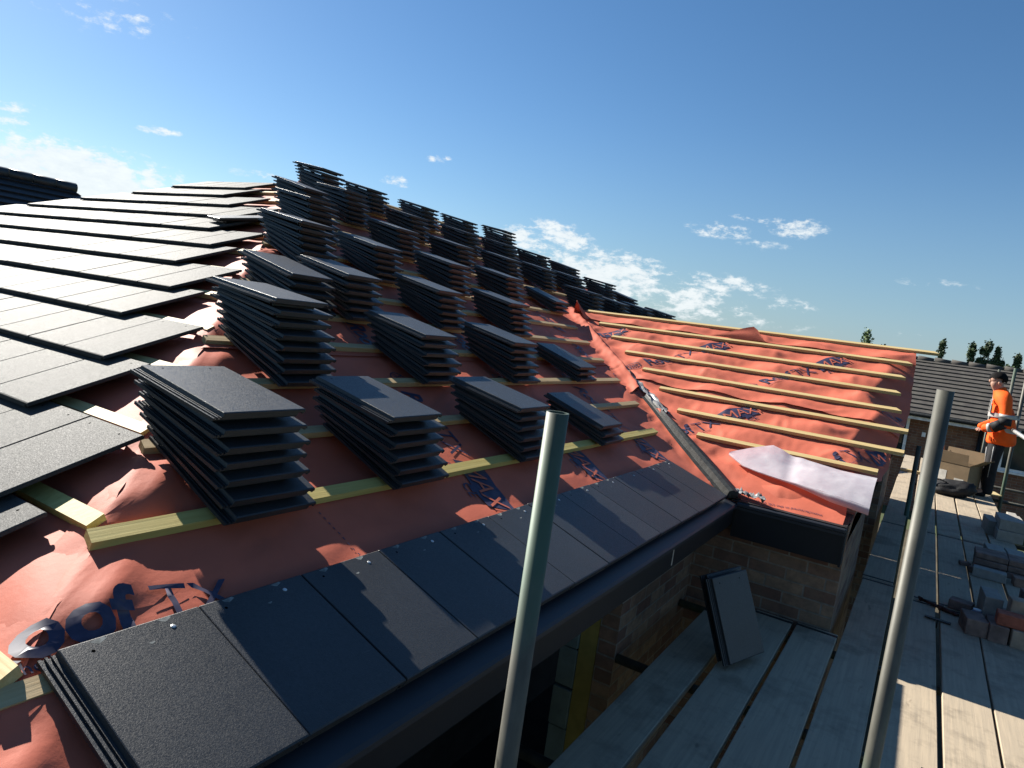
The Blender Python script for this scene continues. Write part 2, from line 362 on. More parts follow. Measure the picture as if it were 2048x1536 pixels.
def sheetA(bm, s0, s1, lift, nu):
    def P(a, b):
        s = s0 + (s1 - s0) * a; y0 = hipY(s) - (.26 - .18 * sstep(.45, .95, s)); y1 = valY(s) + .02 if s < 2.99 else farY(s)
        if s < 2.99:
            y = y0 + (y1 - y0) * b
        else: y = y0 + (y1 - y0) * b
        l = lift * (1 + 1.0 * math.exp(-((s - s0) / .04) ** 2) * (1 + nz(y * 3, 7, 1)))
        p = FA(s, y, hA(s, y) + l); k = hipY(s) - y
        if k > 0: p.z -= k * math.tan(TB) + .004
        return p
    grid(bm, P, nu, 150)
text_cache = {}
def text_bm(txt, bold=0.0):
    k = (txt, bold)
    if k not in text_cache:
        cu = bpy.data.curves.new('t', 'FONT'); cu.body = txt; cu.size = 1; cu.offset = bold; cu.resolution_u = 3
        o = bpy.data.objects.new('t', cu); sc.collection.objects.link(o); bpy.context.view_layer.update()
        me = bpy.data.meshes.new_from_object(o.evaluated_get(bpy.context.evaluated_depsgraph_get()))
        bpy.data.objects.remove(o); bpy.data.curves.remove(cu); text_cache[k] = me
    return text_cache[k]
def emit2d(bm, tris, F, hf, org, th, size, lift, mat, inside, maxe=.03):
    """lay a flat 2D mesh (bmesh) on an undulating sheet: local (x,y)*size rotated by th in (v,s) coords"""
    ct, st = math.cos(th), math.sin(th)
    for v in tris.verts: v.co = v.co * size
    for _ in range(4):
        es = [e for e in tris.edges if e.calc_length() > maxe]
        if not es: break
        bmesh.ops.subdivide_edges(tris, edges=es, cuts=1); bmesh.ops.triangulate(tris, faces=tris.faces)
    mp = {}
    for v in tris.verts:
        x, y = v.co.x, v.co.y; a = org[0] + x * ct - y * st; s = org[1] + x * st + y * ct
        mp[v] = (a, s)
    nv = {}
    for f in tris.faces:
        if not all(inside(*mp[v]) for v in f.verts): continue
        vs = []
        for v in f.verts:
            if v not in nv: a, s = mp[v]; nv[v] = bm.verts.new(F(s, a, hf(s, a) + lift))
            vs.append(nv[v])
        try: 
            g = bm.faces.new(vs); g.material_index = mat; g.smooth = True
        except ValueError: pass
def put_text(bm, txt, F, hf, org, th, size, lift, mat, inside, bold=0.0, shift=0.0, shear=0.0):
    t = bmesh.new(); t.from_mesh(text_bm(txt, bold))
    for v in t.verts: v.co.x += shift + v.co.y * shear; v.co.z = 0
    bmesh.ops.triangulate(t, faces=t.faces)
    emit2d(t, t, F, hf, org, th, size, lift, mat, inside) if False else emit2d(bm, t, F, hf, org, th, size, lift, mat, inside)
    t.free()
def width(txt, bold=0.0):
    me = text_bm(txt, bold); return max(v.co.x for v in me.vertices)
def put_poly(bm, pts, F, hf, org, th, size, lift, mat, inside):
    t = bmesh.new(); t.faces.new([t.verts.new((x, y, 0)) for x, y in pts]); bmesh.ops.triangulate(t, faces=t.faces)
    emit2d(bm, t, F, hf, org, th, size, lift, mat, inside); t.free()
def put_strip(bm, pts, wd, F, hf, org, th, size, lift, mat, inside, closed=False):
    n = len(pts)
    for i in range(n if closed else n - 1):
        a, b = Vector(pts[i]), Vector(pts[(i + 1) % n]); d = (b - a).normalized(); p = Vector((-d.y, d.x)) * wd / 2; e = d * wd * .3
        put_poly(bm, [tuple(a - p - e), tuple(b - p + e), tuple(b + p + e), tuple(a + p - e)], F, hf, org, th, size, lift, mat, inside)
def print_line(bm, F, hf, org, th, size, inside, small=True):
    """oval mark, name, panel with MAXI and the small print, reading along th"""
    ov = [(-.75 + .42 * math.cos(t), .36 + .30 * math.sin(t)) for t in (2 * math.pi * i / 22 for i in range(22))]
    put_strip(bm, ov, .045, F, hf, org, th, size, .0048, 1, inside, True)
    for k in (-.22, -.07, .08, .23):
        put_strip(bm, [(-.75 + k - .07, .22), (-.75 + k + .03, .37), (-.75 + k - .07, .52)], .05, F, hf, org, th, size, .0048, 1, inside)
    put_text(bm, 'Roof', F, hf, org, th, size, .0048, 1, inside, .022)
    w1 = width('Roof', .022) + .10
    put_text(bm, 'TX', F, hf, org, th, size, .0048, 1, inside, -.004, w1)
    w2 = w1 + width('TX') + .22
    put_poly(bm, [(w2, -.1), (w2 + 1.95, -.1), (w2 + 2.1, .78), (w2 + .15, .78)], F, hf, org, th, size, .0048, 1, inside)
    put_text(bm, 'MAXI', F, hf, org, th, size * .85, .0080, 0, inside, -.003, (w2 + .16) / .85, .12)
    if small:
        put_text(bm, 'manufactured in the UK by Don & Low', F, hf, (org[0] + .18 * size * math.sin(th) , org[1] - .22 * size * math.cos(th)), th, size * .17, .0048, 1, inside)
        o2 = (org[0] + (w2 + .1) * size * math.cos(th) + .42 * size * math.sin(th), org[1] + (w2 + .1) * size * math.sin(th) - .42 * size * math.cos(th))
        tri = [(.1, 0), (.7, 0), (.4, .5)]
        put_strip(bm, [(.08, .0), (.3, .0)], .08, F, hf, o2, th, size * .6, .0048, 1, inside); put_strip(bm, [(.5, .0), (.72, .0), (.62, .2)], .08, F, hf, o2, th, size * .6, .0048, 1, inside)
        put_strip(bm, [(.53, .33), (.4, .52), (.28, .33)], .08, F, hf, o2, th, size * .6, .0048, 1, inside); put_strip(bm, [(.08, .0), (.19, .2)], .08, F, hf, o2, th, size * .6, .0048, 1, inside)
        put_text(bm, '5', F, hf, o2, th, size * .26, .0048, 1, inside, 0, 1.32, 0)
        put_text(bm, 'CE', F, hf, o2, th, size * .5, .0048, 1, inside, 0, 1.8, 0)
        put_poly(bm, [(1.75, .35), (2.3, .35), (2.3, .62), (1.75, .62)], F, hf, (o2[0] - .1 * size * math.sin(th) * 0, o2[1]), th, size * .55, .0048, 1, inside)

bm = bmesh.new()
sheetA(bm, .05, 1.72, 0, 58); sheetA(bm, 1.68, 2.99, .004, 44)
def upperA(a, b):
    s = 2.985 + (S_RIDGE - 2.985) * a; y0 = hipY(s); y = y0 + (farY(s) - y0) * b; return FA(s, y, hA(s, y) + .004)
grid(bm, upperA, 40, 220)
th = R(-109); szA = .165
for k in range(0, 4):
    insA = lambda y, s: .0 < s < 1.675 and hipY(s) + .03 < y < valY(s) - .06
    if k >= 0 or True: print_line(bm, FA, hA, (2.60 + .96 * k, 1.36), th, szA, insA)
    insB = lambda y, s: 1.74 < s < 2.95 and hipY(s) + .03 < y < valY(s) - .06
    hA2 = lambda s, y: hA(s, y) + .005
    print_line(bm, FA, hA2, (2.83 + .96 * k, 2.08), th, szA, insB); print_line(bm, FA, hA2, (3.3 + .96 * k, 3.25), th, szA, insB)
insK = lambda y, s: .0 < s < .68 and hipY(s) < y
def FK(s, y, h):
    p = FA(s, y, h); k = hipY(s) - y
    if k > 0: p.z -= k * math.tan(TB) + .003
    return p
insK2 = lambda y, s: .06 < s < .68 and hipY(s) - .26 < y
put_text(bm, 'Roof', FK, hA, (.775 - width('Roo', .035) * .165, .455), R(-7), .172, .011, 1, insK2, .035); put_text(bm, 'TX', FK, hA, (.875, .425), R(-9), .15, .009, 1, insK2)
put_text(bm, 'manufactured in the UK', FK, hA, (.30, .405), R(0), .042, .0065, 1, insK2)
for k in range(60):            # dashed lap line
    s_ = .30 + k * .0125
    if k % 2 == 0 and s_ < .68: put_strip(bm, [(0, s_), (0, s_ + .009)], .004, FA, hA, (1.525, 0), 0, 1, .003, 1, insK)
hpart('roof_membrane', bm, ['orange_membrane', 'navy_print'], recalc=False)
# slope B membrane (mostly under the tiles, peeps out along the hip)
bm = bmesh.new()
def hB(s, x):
    d = hipX(s) - x; p = math.sin(math.pi * (((s - .70) / GA) % 1)) ** 2
    return -.030 + .6 * math.exp(-(d / .3) ** 2) * p * (.030 + .03 * nz(s * 3, x * 3, 2)) + math.exp(-(d / .25) ** 2) * .008 * nz(s * 9, x * 9, 3)
def PB(a, b):
    s = -.03 + (SB_TOP + .03) * a; x1 = hipX(s); x0 = 2 * X_RIDGE - x1; x = x1 + (x0 - x1) * (b ** 2.2); return FB(s, x, hB(s, x))
grid(bm, PB, 110, 60)
hpart('hip_membrane', bm, ['orange_membrane', 'navy_print'], recalc=False)
# slope C
SC1, GC = .692, .3295
def hC(s, x):
    p = math.sin(math.pi * (((s - SC1 - .02) / GC) % 1)) ** 2; row = math.floor((s - SC1 - .02) / GC)
    dv = x - valX(s)
    ph = row * 1.9 + 1.2 * nz(row * 3.3, x * .8, 3)
    h = -.034 + p * (.021 * math.sin(x * 2 * math.pi / .62 + ph) + .018 * nz(x * 2.2, s * 1.5, 7) + .006)
    h += .005 * nz(x * 9, s * 5, 3) + .0025 * nz(x * 21, s * 14, 1)
    h -= .55 * (1 - sstep(2.55, 2.85, s)) * max(0, x + .37 + .05 * math.sin(s * 7) + .03 * nz(s * 4, 3, 3)) 
    cx = abs(((x + .55 + .08 * row) % .62) - .31); h += p * .010 * math.exp(-(cx / .03) ** 2) * (1 if (row % 2) else .4)
    cr = nz(s * 2.1 + x * 1.3, x * 2.6 - s * .9, 2.5); h += .009 * (1 - min(1, abs(cr) * 8)) * (.2 + .8 * p)
    if dv < .5: h += math.exp(-(dv / .2) ** 2) * (.020 * nz(s * 5, dv * 6, 4) + .012 * nz(s * 13, dv * 9, 2) + .02) + .02 * math.exp(-(dv / .04) ** 2)
    return h
XG = -.27                       # gable wall outer face
def xr(s): return -.145 - .03 * math.sin(s * 2.3) + .012 * nz(s * 6, 1, 2) - .15 * (1 - sstep(.5, .85, s))
def sheetC(bm, s0, s1, lift, nu):
    def P(a, b):
        s = s0 + (s1 - s0) * a; x0 = valX(s) - .015; x1 = xr(s); x = x0 + (x1 - x0) * b
        e = math.exp(-((s - s0) / .05) ** 2) if lift else 0
        return FC(s, x, hC(s, x) + lift + e * (.010 + .010 * nz(x * 2.5, s0, 4)))
    grid(bm, P, nu, 130)
bm = bmesh.new(); sheetC(bm, .12, 1.52, 0, 60); sheetC(bm, 1.47, 2.80, .005, 60); sheetC(bm, 2.76, 3.06, .010, 16)
thC = R(56); szC = .165
for k in range(-1, 4):
    i1 = lambda x, s: .45 < s < 1.46 and valX(s) + .05 < x < xr(s) - .02
    i2 = lambda x, s: 1.54 < s < 2.74 and valX(s) + .05 < x < xr(s) - .02
    h2 = lambda s, x: hC(s, x) + .006
    print_line(bm, FC, hC, (-1.62 + 1.05 * k, .52), thC, szC, i1); print_line(bm, FC, h2, (-1.17 + -1.06 * (k - 1), 1.80), thC, szC, i2)
hpart('roof_membrane', bm, ['orange_membrane', 'navy_print'], recalc=False)
# loose upper flap of membrane standing proud above the second batten
bm = bmesh.new()
def Pf(a, b):
    x = -2.02 + .62 * b; s = 2.735; t = sstep(.25, 1, b) * sstep(1.04, .8, b) if b > .8 else sstep(.1, .85, b); return FC(s + a * .12 * t, x - .03 * a, .0 + a * .105 * t - .008 * math.sin(a * 6 + b * 4) * t)
grid(bm, Pf, 8, 14); hpart('membrane_flap', bm, ['orange_membrane'], recalc=False)

# ------------------------------------------------------------------ battens
def batten(F, s, a0, a1, mat, axis, wd=.045, th_=.0245, parent=house, skew=0.0, saw=0.0):
    """bar whose top lies in the batten plane; its lower long edge at slant s"""
    bm = bmesh.new(); L = a1 - a0
    c = F(s, a0); u = (F(s + 1, a0) - c); v = (F(s, a0 + 1) - c); n = v.cross(u) if False else (F(s, a0, 1) - c)
    n_ = 14
    for i in range(2): pass
    ring = []
    for i in range(n_ + 1):
        t = i / n_; a = L * t; j = .0012 * nz(a * 2, s * 9, 3)
        cut0 = skew if i == 0 else 0; cut1 = saw if i == n_ else 0
        pts = [(0, -th_), (wd, -th_), (wd, 0), (0, 0)]
        ring.append([bm.verts.new((u * (p + j) + v * (a + (cut0 if p == 0 else 0) - (cut1 if p else 0)) + n * (q + j))) for p, q in pts])
    for i in range(n_):
        for k in range(4): bm.faces.new((ring[i][k], ring[i][(k + 1) % 4], ring[i + 1][(k + 1) % 4], ring[i + 1][k]))
    bm.faces.new(ring[0][::-1]); bm.faces.new(ring[-1])
    es = [e for e in bm.edges if len(e.link_faces) == 2 and e.calc_face_angle(0) > .6]; bmesh.ops.bevel(bm, geom=es, offset=.0015, segments=1, affect='EDGES')
    o = obj('batten', bm, mat); o.location = c; o.parent = house; o.matrix_parent_inverse = house_inv
    return o
batten(lambda s, a, h=0: FA(s, a, h - .021), .352, hipY(.348) + .01, 4.30 - .05, 'pale_batten_y', 1, skew=-.02)
RE = {0: None, 1: (1325, 865)}
right = {0: 4.75, 1: 5.18, 2: 5.60, 3: 6.1, 4: 6.55, 5: 6.95, 6: 7.3}
for k in range(15):
    s = SB1 + GA * k
    y0 = hipY(s) + .012 + .03 * random.random()
    if k <= 6: y1 = [4.72, 5.13, 5.60, 6.03, 6.42, 6.86, 7.3][k]
    else: y1 = farY(s) - .05
    y1 = min(y1, valY(s) - .22) if k < 6 else (min(y1, valY(s) - .3) if s < 2.9 else y1)
    batten(FA, s, y0, y1, 'treated_batten_y' if k == 0 else 'pale_batten_y', 1, wd=.050 if k == 0 else .045, skew=-.01)
for k in range(-1, 15):         # slope B, cut ends show at the hip
    s = .70 + GA * k
    if s > SB_TOP - .15: break
    x1 = hipX(s) - .02 - .03 * random.random(); x0 = max(2 * X_RIDGE - x1, -8)
    batten(FB, s, x0 if x0 < x1 - .3 else x1 - .3, x1, 'treated_batten_y' if k == 0 else 'pale_batten_x', 0, saw=.01, wd=.050 if k == 0 else .045)
lx = [-1.40, -1.67, -1.95, -2.24, -2.56, -2.86, -3.16, -3.48]; rx = [-.20, -.08, -.085, -.155, -.19, -.187, -.165, .015]
for k in range(8): batten(FC, SC1 + GC * k, lx[k], rx[k], 'pale_batten_x', 0, saw=.0 if k in (0, 1, 2) else .04, wd=.045)
# ------------------------------------------------------------------ tiles
TW, TL, TT = .332, .42, .024
def tile_bm(w=TW, l=TL, nibs=True):
    k = w / .332
    prof = [(0, 0), (0, .010), (.006, .010), (.0065, .0065), (.0115, .0065), (.012, .012), (.017, .012), (.0175, .0065), (.0235, .0065), (.024, .011), (.031, .011), (.0335, .0225), (.0350, .024),
            (.329, .024), (.332, .022), (.332, .0135), (.327, .0125), (.326, .0095), (.320, .0095), (.319, .014), (.306, .014), (.300, 0)]
    bm = bmesh.new(); rows = []
    for (y, cut) in ((0, .0), (.004, .0), (l - .003, 0), (l, .003)):
        vs = []
        for (x, z) in prof:
            zz = z
            if y == 0: zz = max(z, .004) if z < .004 else (z - .002 if z > .02 else z)
            if y == l: zz = z - .002 if z > .02 else z
            vs.append(bm.verts.new((x * k, y, zz)))
        rows.append(vs)
    n = len(prof)
    for a, b in zip(rows, rows[1:]):
        for i in range(n): bm.faces.new((a[i], a[(i + 1) % n], b[(i + 1) % n], b[i]))
    bm.faces.new(rows[0][::-1]); bm.faces.new(rows[-1])
    if nibs:
        for x in (.07, .22): box(bm, (x * k, l - .03, -.015), ((x + .04) * k, l - .008, .001))
        box(bm, (.05 * k, .034, -.013), (.28 * k, .042, .001)); box(bm, (.05 * k, .056, -.011), (.28 * k, .062, .001))
    for x in (.085, .255):      # nail holes
        c = (x * k, l - .032, .02415); vs = [bm.verts.new((c[0] + .0038 * math.cos(t), c[1] + .0038 * math.sin(t), c[2])) for t in (2 * math.pi * i / 10 for i in range(10))]
        f = bm.faces.new(vs); f.material_index = 1
    return bm
def mk(name, bm, mats):
    bmesh.ops.recalc_face_normals(bm, faces=bm.faces); me = bpy.data.meshes.new(name); bm.to_mesh(me); bm.free()
    for q in mats: me.materials.append(M[q])
    return me
tile_me = mk('roof_tile', tile_bm(.312), ['slate_grey', 'hole_black']); 
eb = tile_bm(.330); rq = random.Random(3)
for cx, cy, sz in ((.105, .409, .014), (.245, .411, .013), (.19, .36, .006)):
    f = eb.faces.new([eb.verts.new((cx + dx * sz, min(cy + dy * sz, .4165), .02416)) for dx, dy in ((-1.2, .3), (.9, .55), (1.1, .1), (-.2, -.55), (-.9, -.1))]); f.material_index = 2
eave_me = mk('eaves_tile', eb, ['slate_grey', 'hole_black', 'mortar_dust'])
# eaves course: 12 tiles nailed, each with two holes and one nail
TE = R(18.74); uE = Vector((-math.cos(TE), 0, math.sin(TE))); nE = Vector((math.sin(TE), 0, math.cos(TE)))
nb = bmesh.new(); bmesh.ops.create_uvsphere(nb, u_segments=10, v_segments=5, radius=.0062); 
for v in nb.verts: v.co.z *= .35
nail_me = mk('nail', nb, ['nail_zinc'])
for k in range(12):
    w_ = 1.0
    org = Vector((XE, .66 + .3 * k - .034, ZE)) - nE * .024 + Vector((0, random.uniform(-.001, .001), random.uniform(-.0012, .0012))) + uE * random.uniform(-.002, .002)
    o = bpy.data.objects.new('eaves_tile', eave_me); link(o, house); o.matrix_parent_inverse = house_inv
    o.matrix_basis = basis(org, vA, uE, nE) @ Matrix.Rotation(R(random.uniform(-.12, .12)), 4, 'Z')
    nl = bpy.data.objects.new('nail', nail_me); link(nl, o); nl.location = (.255 + random.uniform(-.006, .006), .385, .0243)
# slope B: tiled courses as one mesh
lowx = {-3: -1.50, -2: -1.80, -1: -1.95, 0: -2.48, 1: -2.655, 2: -3.14, 3: -3.30, 4: -3.79, 5: -3.95, 6: -4.45, 7: -4.62, 8: -5.16, 9: -5.71, 10: -5.85}
sd = .028                       # the tile leans on the course below: its low end rides up
def laid(bm, s_low, xleft, jit):
    s_low = max(s_low, -.06); pt = -sd / .345; u = (uB + nB * pt).normalized(); n = vB.cross(u)
    o = FB(s_low, xleft, .012 + sd + jit); mxx = basis(o, vB, u, n) @ Matrix.Rotation(R(random.uniform(-.25, .25)), 4, 'Z')
    t = tile_bm(.3275, TL, False); vm = {}
    for v in t.verts: vm[v] = bm.verts.new(mxx @ v.co)
    for f in t.faces: g = bm.faces.new([vm[v] for v in f.verts]); g.material_index = f.material_index
    t.free()
bm = bmesh.new(); SB_L = .937
for k in range(-3, 11):
    s = SB_L + .3455 * k; x = lowx[k]; xl = 2 * X_RIDGE - hipX(s) + (.15 if k % 2 else 0) - .05
    first = True
    while x > xl and x > -10.5:
        laid(bm, s, x - .332 + .032, random.uniform(-.0012, .0012)); x -= .3
bm2 = bm; hpart('tiled_slope', bm, ['slate_grey_laid', 'hole_black'])
# loose stacked tiles, one object each
S0, H0, DS, DH, DPH = .64, .018, .027, .0388, .038
STK = {0: [(1.15, 7), (1.83, 6), (2.71, 6), (3.62, 3)], 1: [(1.82, 8), (2.73, 6), (3.60, 6), (4.51, 3)], 2: [(2.38, 5), (2.77, 6), (3.62, 6), (4.53, 6)],
       3: [(2.96, 7), (3.64, 6), (4.52, 6), (5.41, 6), (6.34, 3), (7.32, 7), (8.15, 6), (9.05, 6), (10.03, 6)],
       4: [(3.56, 7), (4.56, 6), (5.44, 6), (6.38, 6), (7.19, 6), (8.05, 6), (9.09, 7), (9.95, 4)],
       5: [(4.02, 5), (4.52, 7), (5.43, 6), (6.41, 6), (7.26, 6), (8.13, 6), (9.07, 5)], 6: [(4.78, 7), (5.44, 6), (6.35, 6), (7.20, 6), (8.17, 7)]}
ORD = ['first', 'second', 'third', 'fourth', 'fifth', 'sixth', 'seventh', 'eighth', 'ninth']
ROWN = ['lowest row', 'second row up', 'third row up', 'fourth row up', 'fifth row up', 'sixth row up', 'top row']
proto = None
for r, lst in STK.items():
    for ci, (y, n) in enumerate(lst):
        tw = random.uniform(-.6, .6)
        for k in range(n):
            ph = k * DPH; u = (uA * math.cos(ph) - nA * math.sin(ph)); nn = (nA * math.cos(ph) + uA * math.sin(ph))
            o_ = oA + uA * (S0 + .69 * r + DS * k) + vA * (y - .003 * k + random.uniform(-.007, .007)) + nA * (H0 + DH * k) + u * random.uniform(-.007, .007)
            if proto is None: o = proto = bpy.data.objects.new('roof_tile', tile_me)
            else: o = proto.copy()
            sc.collection.objects.link(o)
            o.matrix_world = basis(o_, vA, u, nn) @ Matrix.Rotation(R(tw + random.uniform(-1.0, 1.0)), 4, 'Z')
            pos = 'topmost' if k == n - 1 else 'bottom' if k == 0 else ORD[n - 1 - k] + ' from the top'
            o['kind'] = 'thing'; tag(o, f'charcoal roof tile, {pos} in {ORD[ci]} stack from the hip, {ROWN[r]}', 'roof tile', 'loose roof tiles stacked on the battens')
# one loose tile lying across the tiled slope
o = proto.copy(); sc.collection.objects.link(o)
u = Vector((.30, .93, .20)).normalized(); v = Vector((.93, -.33, -.10)); v = (v - u * v.dot(u)).normalized()
o.matrix_world = basis(FB(SB_L + .345 * 6.55, -4.72, .075), v, u, v.cross(u))
tag(o, 'single loose roof tile lying skewed across the tiled left slope', 'roof tile')

# ------------------------------------------------------------------ eaves, fascia, walls
bm = bmesh.new()
FX = -.905                      # face of fascia A
box(bm, (FX - .02, YB - .1, -1.055), (FX, 4.33, -.962)); hpart('fascia', bm, 'fascia_black')
bm = bmesh.new(); pr_ = [(-.962, -.9175), (-.895, -.936), (-.886, -.944), (-.886, -.960), (-.900, -.960), (-.962, -.935)]
for y_ in (YB - .1, 4.33): pass
e0 = [bm.verts.new((x, YB - .1, z)) for x, z in pr_]; e1 = [bm.verts.new((x, 4.33, z)) for x, z in pr_]
for i in range(6): bm.faces.new((e0[i], e0[(i + 1) % 6], e1[(i + 1) % 6], e1[i]))
bm.faces.new(e0[::-1]); bm.faces.new(e1); hpart('eaves_trim', bm, 'gutter_black')
bm = bmesh.new(); grid(bm, lambda a, b: FA(-.035 + .14 * a, .12 + 4.2 * b, -.022 - .018 * (1 - a)), 3, 4); hpart('eaves_tray', bm, 'fascia_black', recalc=False)
bm = bmesh.new(); box(bm, (FX - .5, YB - .1, -1.075), (FX - .004, 4.46, -1.058)); hpart('soffit', bm, 'fascia_black')
bm = bmesh.new(); box(bm, (FX + .0005, 3.165, -1.056), (FX + .0025, 3.178, -.954)); hpart('fascia_joint', bm, 'block_grey')
bm = bmesh.new(); box(bm, (FX + .0, YC - .01, -1.145), (-.285, YC + .012, -.955)); box(bm, (-.285, YC - .014, -1.155), (-.272, YC + .1, -.93)); hpart('fascia', bm, 'fascia_black')
bm = bmesh.new(); box(bm, (FX + .01, YC - .035, -.952), (-.273, YC + .02, -.925), bev=.006); box(bm, (FX + .01, YC - .022, -.97), (-.275, YC - .012, -.953)); hpart('eaves_trim', bm, 'gutter_black')
bm = bmesh.new(); box(bm, (FX, YC + .012, -1.152), (-.285, YC + .11, -1.135)); hpart('soffit', bm, 'fascia_black')
WX = -1.14; WYC = 4.45
def wall(lo, hi): 
    b = bmesh.new(); box(b, lo, hi); return hpart('wall', b, 'brown_brick', uv=True)
wall((WX - .10, 3.25, GROUND), (WX, WYC + .1, -1.06))
wall((WX - .10, .42, GROUND), (WX, 1.0, -1.06))
wall((WX, WYC, GROUND), (XG, WYC + .10, -.93))
# gable end with a tall opening
wall((XG - .10, WYC + .10, GROUND), (XG, 6.05, -.932)); wall((XG - .10, 8.25, GROUND), (XG, 9.88, -.932))
bm = bmesh.new()
yr = YC + SC_RIDGE * math.cos(TCp); zr = FC(SC_RIDGE, 0, -.06).z
vs = [(XG - .10, WYC + .02, -.925), (XG - .10, yr, zr), (XG - .10, 2 * yr - WYC, -.925)]
pr = [Vector((XG - .098, 4.46, FC(.12, 0, -.19).z)), Vector((XG - .098, yr, zr - .12)), Vector((XG - .098, 2 * yr - 4.46, FC(.12, 0, -.19).z)), Vector((XG - .098, 2 * yr - 4.46, -.93)), Vector((XG - .098, 4.46, -.93))]
A_ = [bm.verts.new(p + Vector((.0, 0, .0))) for p in pr]; B_ = [bm.verts.new(p + Vector((.0985, 0, 0))) for p in pr]
bm.faces.new(A_[::-1]); bm.faces.new(B_)
for i in range(5): bm.faces.new((A_[i], A_[(i + 1) % 5], B_[(i + 1) % 5], B_[i]))
hpart('gable', bm, 'brown_brick', uv=True)
# cavity at the opening: insulation and inner blocks
bm = bmesh.new(); box(bm, (WX - .20, 3.252, GROUND), (WX - .103, 4.4, -1.08)); hpart('cavity_insulation', bm, 'insulation_yellow')
bm = bmesh.new()
for i in range(11):
    z = GROUND + .225 * i; box(bm, (WX - .31, 3.25 - .012 * (i % 2), z), (WX - .204, 4.4, z + .215), bev=.004)
hpart('inner_wall', bm, 'thermal_block')
bm = bmesh.new()
for lo, hi in (((-10.9, .42, GROUND), (-10.8, FARY - .3, -1.0)), ((-10.9, FARY - .3, GROUND), (WX, FARY - .2, -1.0)), ((-10.9, .4, GROUND), (WX - .10, .5, -1.0)), ((WX - .10, 9.9, GROUND), (WX, FARY - .3, -1.0)), ((WX, 9.78, GROUND), (XG - .1, 9.88, -.93))): box(bm, lo, hi)
hpart('wall', bm, 'brown_brick', uv=True)
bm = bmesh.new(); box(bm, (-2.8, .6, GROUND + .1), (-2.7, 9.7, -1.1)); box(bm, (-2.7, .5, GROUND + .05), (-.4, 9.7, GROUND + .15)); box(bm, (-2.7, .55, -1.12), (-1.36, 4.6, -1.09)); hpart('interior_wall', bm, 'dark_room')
# hidden slopes that close the roof
bm = bmesh.new()
zl = FA(0, 0).z
pts = [Vector((2 * X_RIDGE - XE, YB, zl)), Vector((X_RIDGE, hipY(S_RIDGE), Z_RIDGE)), Vector((X_RIDGE, farY(S_RIDGE), Z_RIDGE)), Vector((2 * X_RIDGE - XE, FARY, zl))]
bm.faces.new([bm.verts.new(p + Vector((0, 0, -.03))) for p in (Vector((XE, FARY, zl)), Vector((X_RIDGE, farY(S_RIDGE), Z_RIDGE)), Vector((2 * X_RIDGE - XE, FARY, zl)))])
for d in (-.05, ): bm.faces.new([bm.verts.new(p + Vector((0, 0, d))) for p in pts])
zc = FC(0.1, 0).z
q = [FC(SC_RIDGE, xr(3), -.03), FC(SC_RIDGE, valX(SC_RIDGE), -.03)]
yb = 2 * yr - YC
bm.faces.new([bm.verts.new(v) for v in (q[0], q[1], Vector((-.97, yb, zc)), Vector((-.2, yb, zc)))])
hpart('rear_slope', bm, 'slate_grey_laid', uv=True)
# ridge board / ridge batten along the top
# valley trough
bm = bmesh.new()
def VP(t, off=0, h=0):          # t = slant on A along the valley
    y = valY(t); p = FA(t, y, 0); d = (FA(t + .1, valY(t + .1)) - p).normalized(); n = (nA + nC).normalized(); sd_ = d.cross(n).normalized()
    return p + sd_ * off + n * h
n_ = 24; rows = []
for i in range(n_ + 1):
    t = -.02 + 1.12 * i / n_; wd = .032 * (1 - .72 * sstep(.35, 1, i / n_)); hh = .012 + .032 * (1 - .6 * sstep(.5, 1, i / n_)); c = .004 * nz(t * 9, 1, 1)
    prof = [(-wd - .035, .0), (-wd - .008, .006), (-wd, hh), (-wd * .2, hh + .010), (wd, hh), (wd + .008, .006), (wd + .035, .0)]
    rows.append([bm.verts.new(VP(t, a + c, b + .012)) for a, b in prof])
for a, b in zip(rows, rows[1:]):
    for i in range(6): bm.faces.new((a[i], a[i + 1], b[i + 1], b[i]))
bm.faces.new(rows[0]); 
base_ = [bm.verts.new(v.co - Vector((0, 0, .03))) for v in rows[0]]
for i in range(6): bm.faces.new((rows[0][i], rows[0][i + 1], base_[i + 1], base_[i]))
hpart('valley_trough', bm, 'valley_lead', smooth=False)
# crumpled film above and at the foot of the trough
bm = bmesh.new()
def Pfilm(a, b):
    t = .85 + 1.0 * a; o_ = (b - .5) * .085 * (1 - .6 * a); return VP(t, o_ + .02, .045 + .03 * nz(t * 8, b * 5, 2) + .02 * nz(t * 20, b * 9, 5) - .05 * a * b)
grid(bm, Pfilm, 40, 8); hpart('plastic_film', bm, 'clear_plastic', recalc=False); bm = bmesh.new()
def Pfilm2(a, b): return Vector((-.94 + .20 * a, 4.39 + .06 * b - .05 * a, -.895 + .035 * nz(a * 7, b * 4, 3) + .02 * nz(a * 18, b * 9, 1) + .02))
grid(bm, Pfilm2, 16, 8); hpart('plastic_film', bm, 'clear_plastic', recalc=False)
# orange fold standing up at the head of the valley
bm = bmesh.new(); tip = Vector((-3.62, 6.98, .47)); base0 = FA(2.70, valY(2.70), .03)
def Pk(a, b):
    ang = b * 3.4; r = (1 - a) * (.105 + .035 * math.sin(b * 9)); c = base0.lerp(tip, a)
    return c + Vector((math.cos(ang - .6) * r * .9, math.sin(ang - .6) * r, .03 * nz(a * 5, b * 6, 2))) + Vector((0, 0, -.02 * math.sin(b * 9) * (1 - a)))
tip = base0 + Vector((-.05, -.02, .16))
grid(bm, Pk, 12, 18); hpart('membrane_fold', bm, 'orange_membrane', recalc=False)
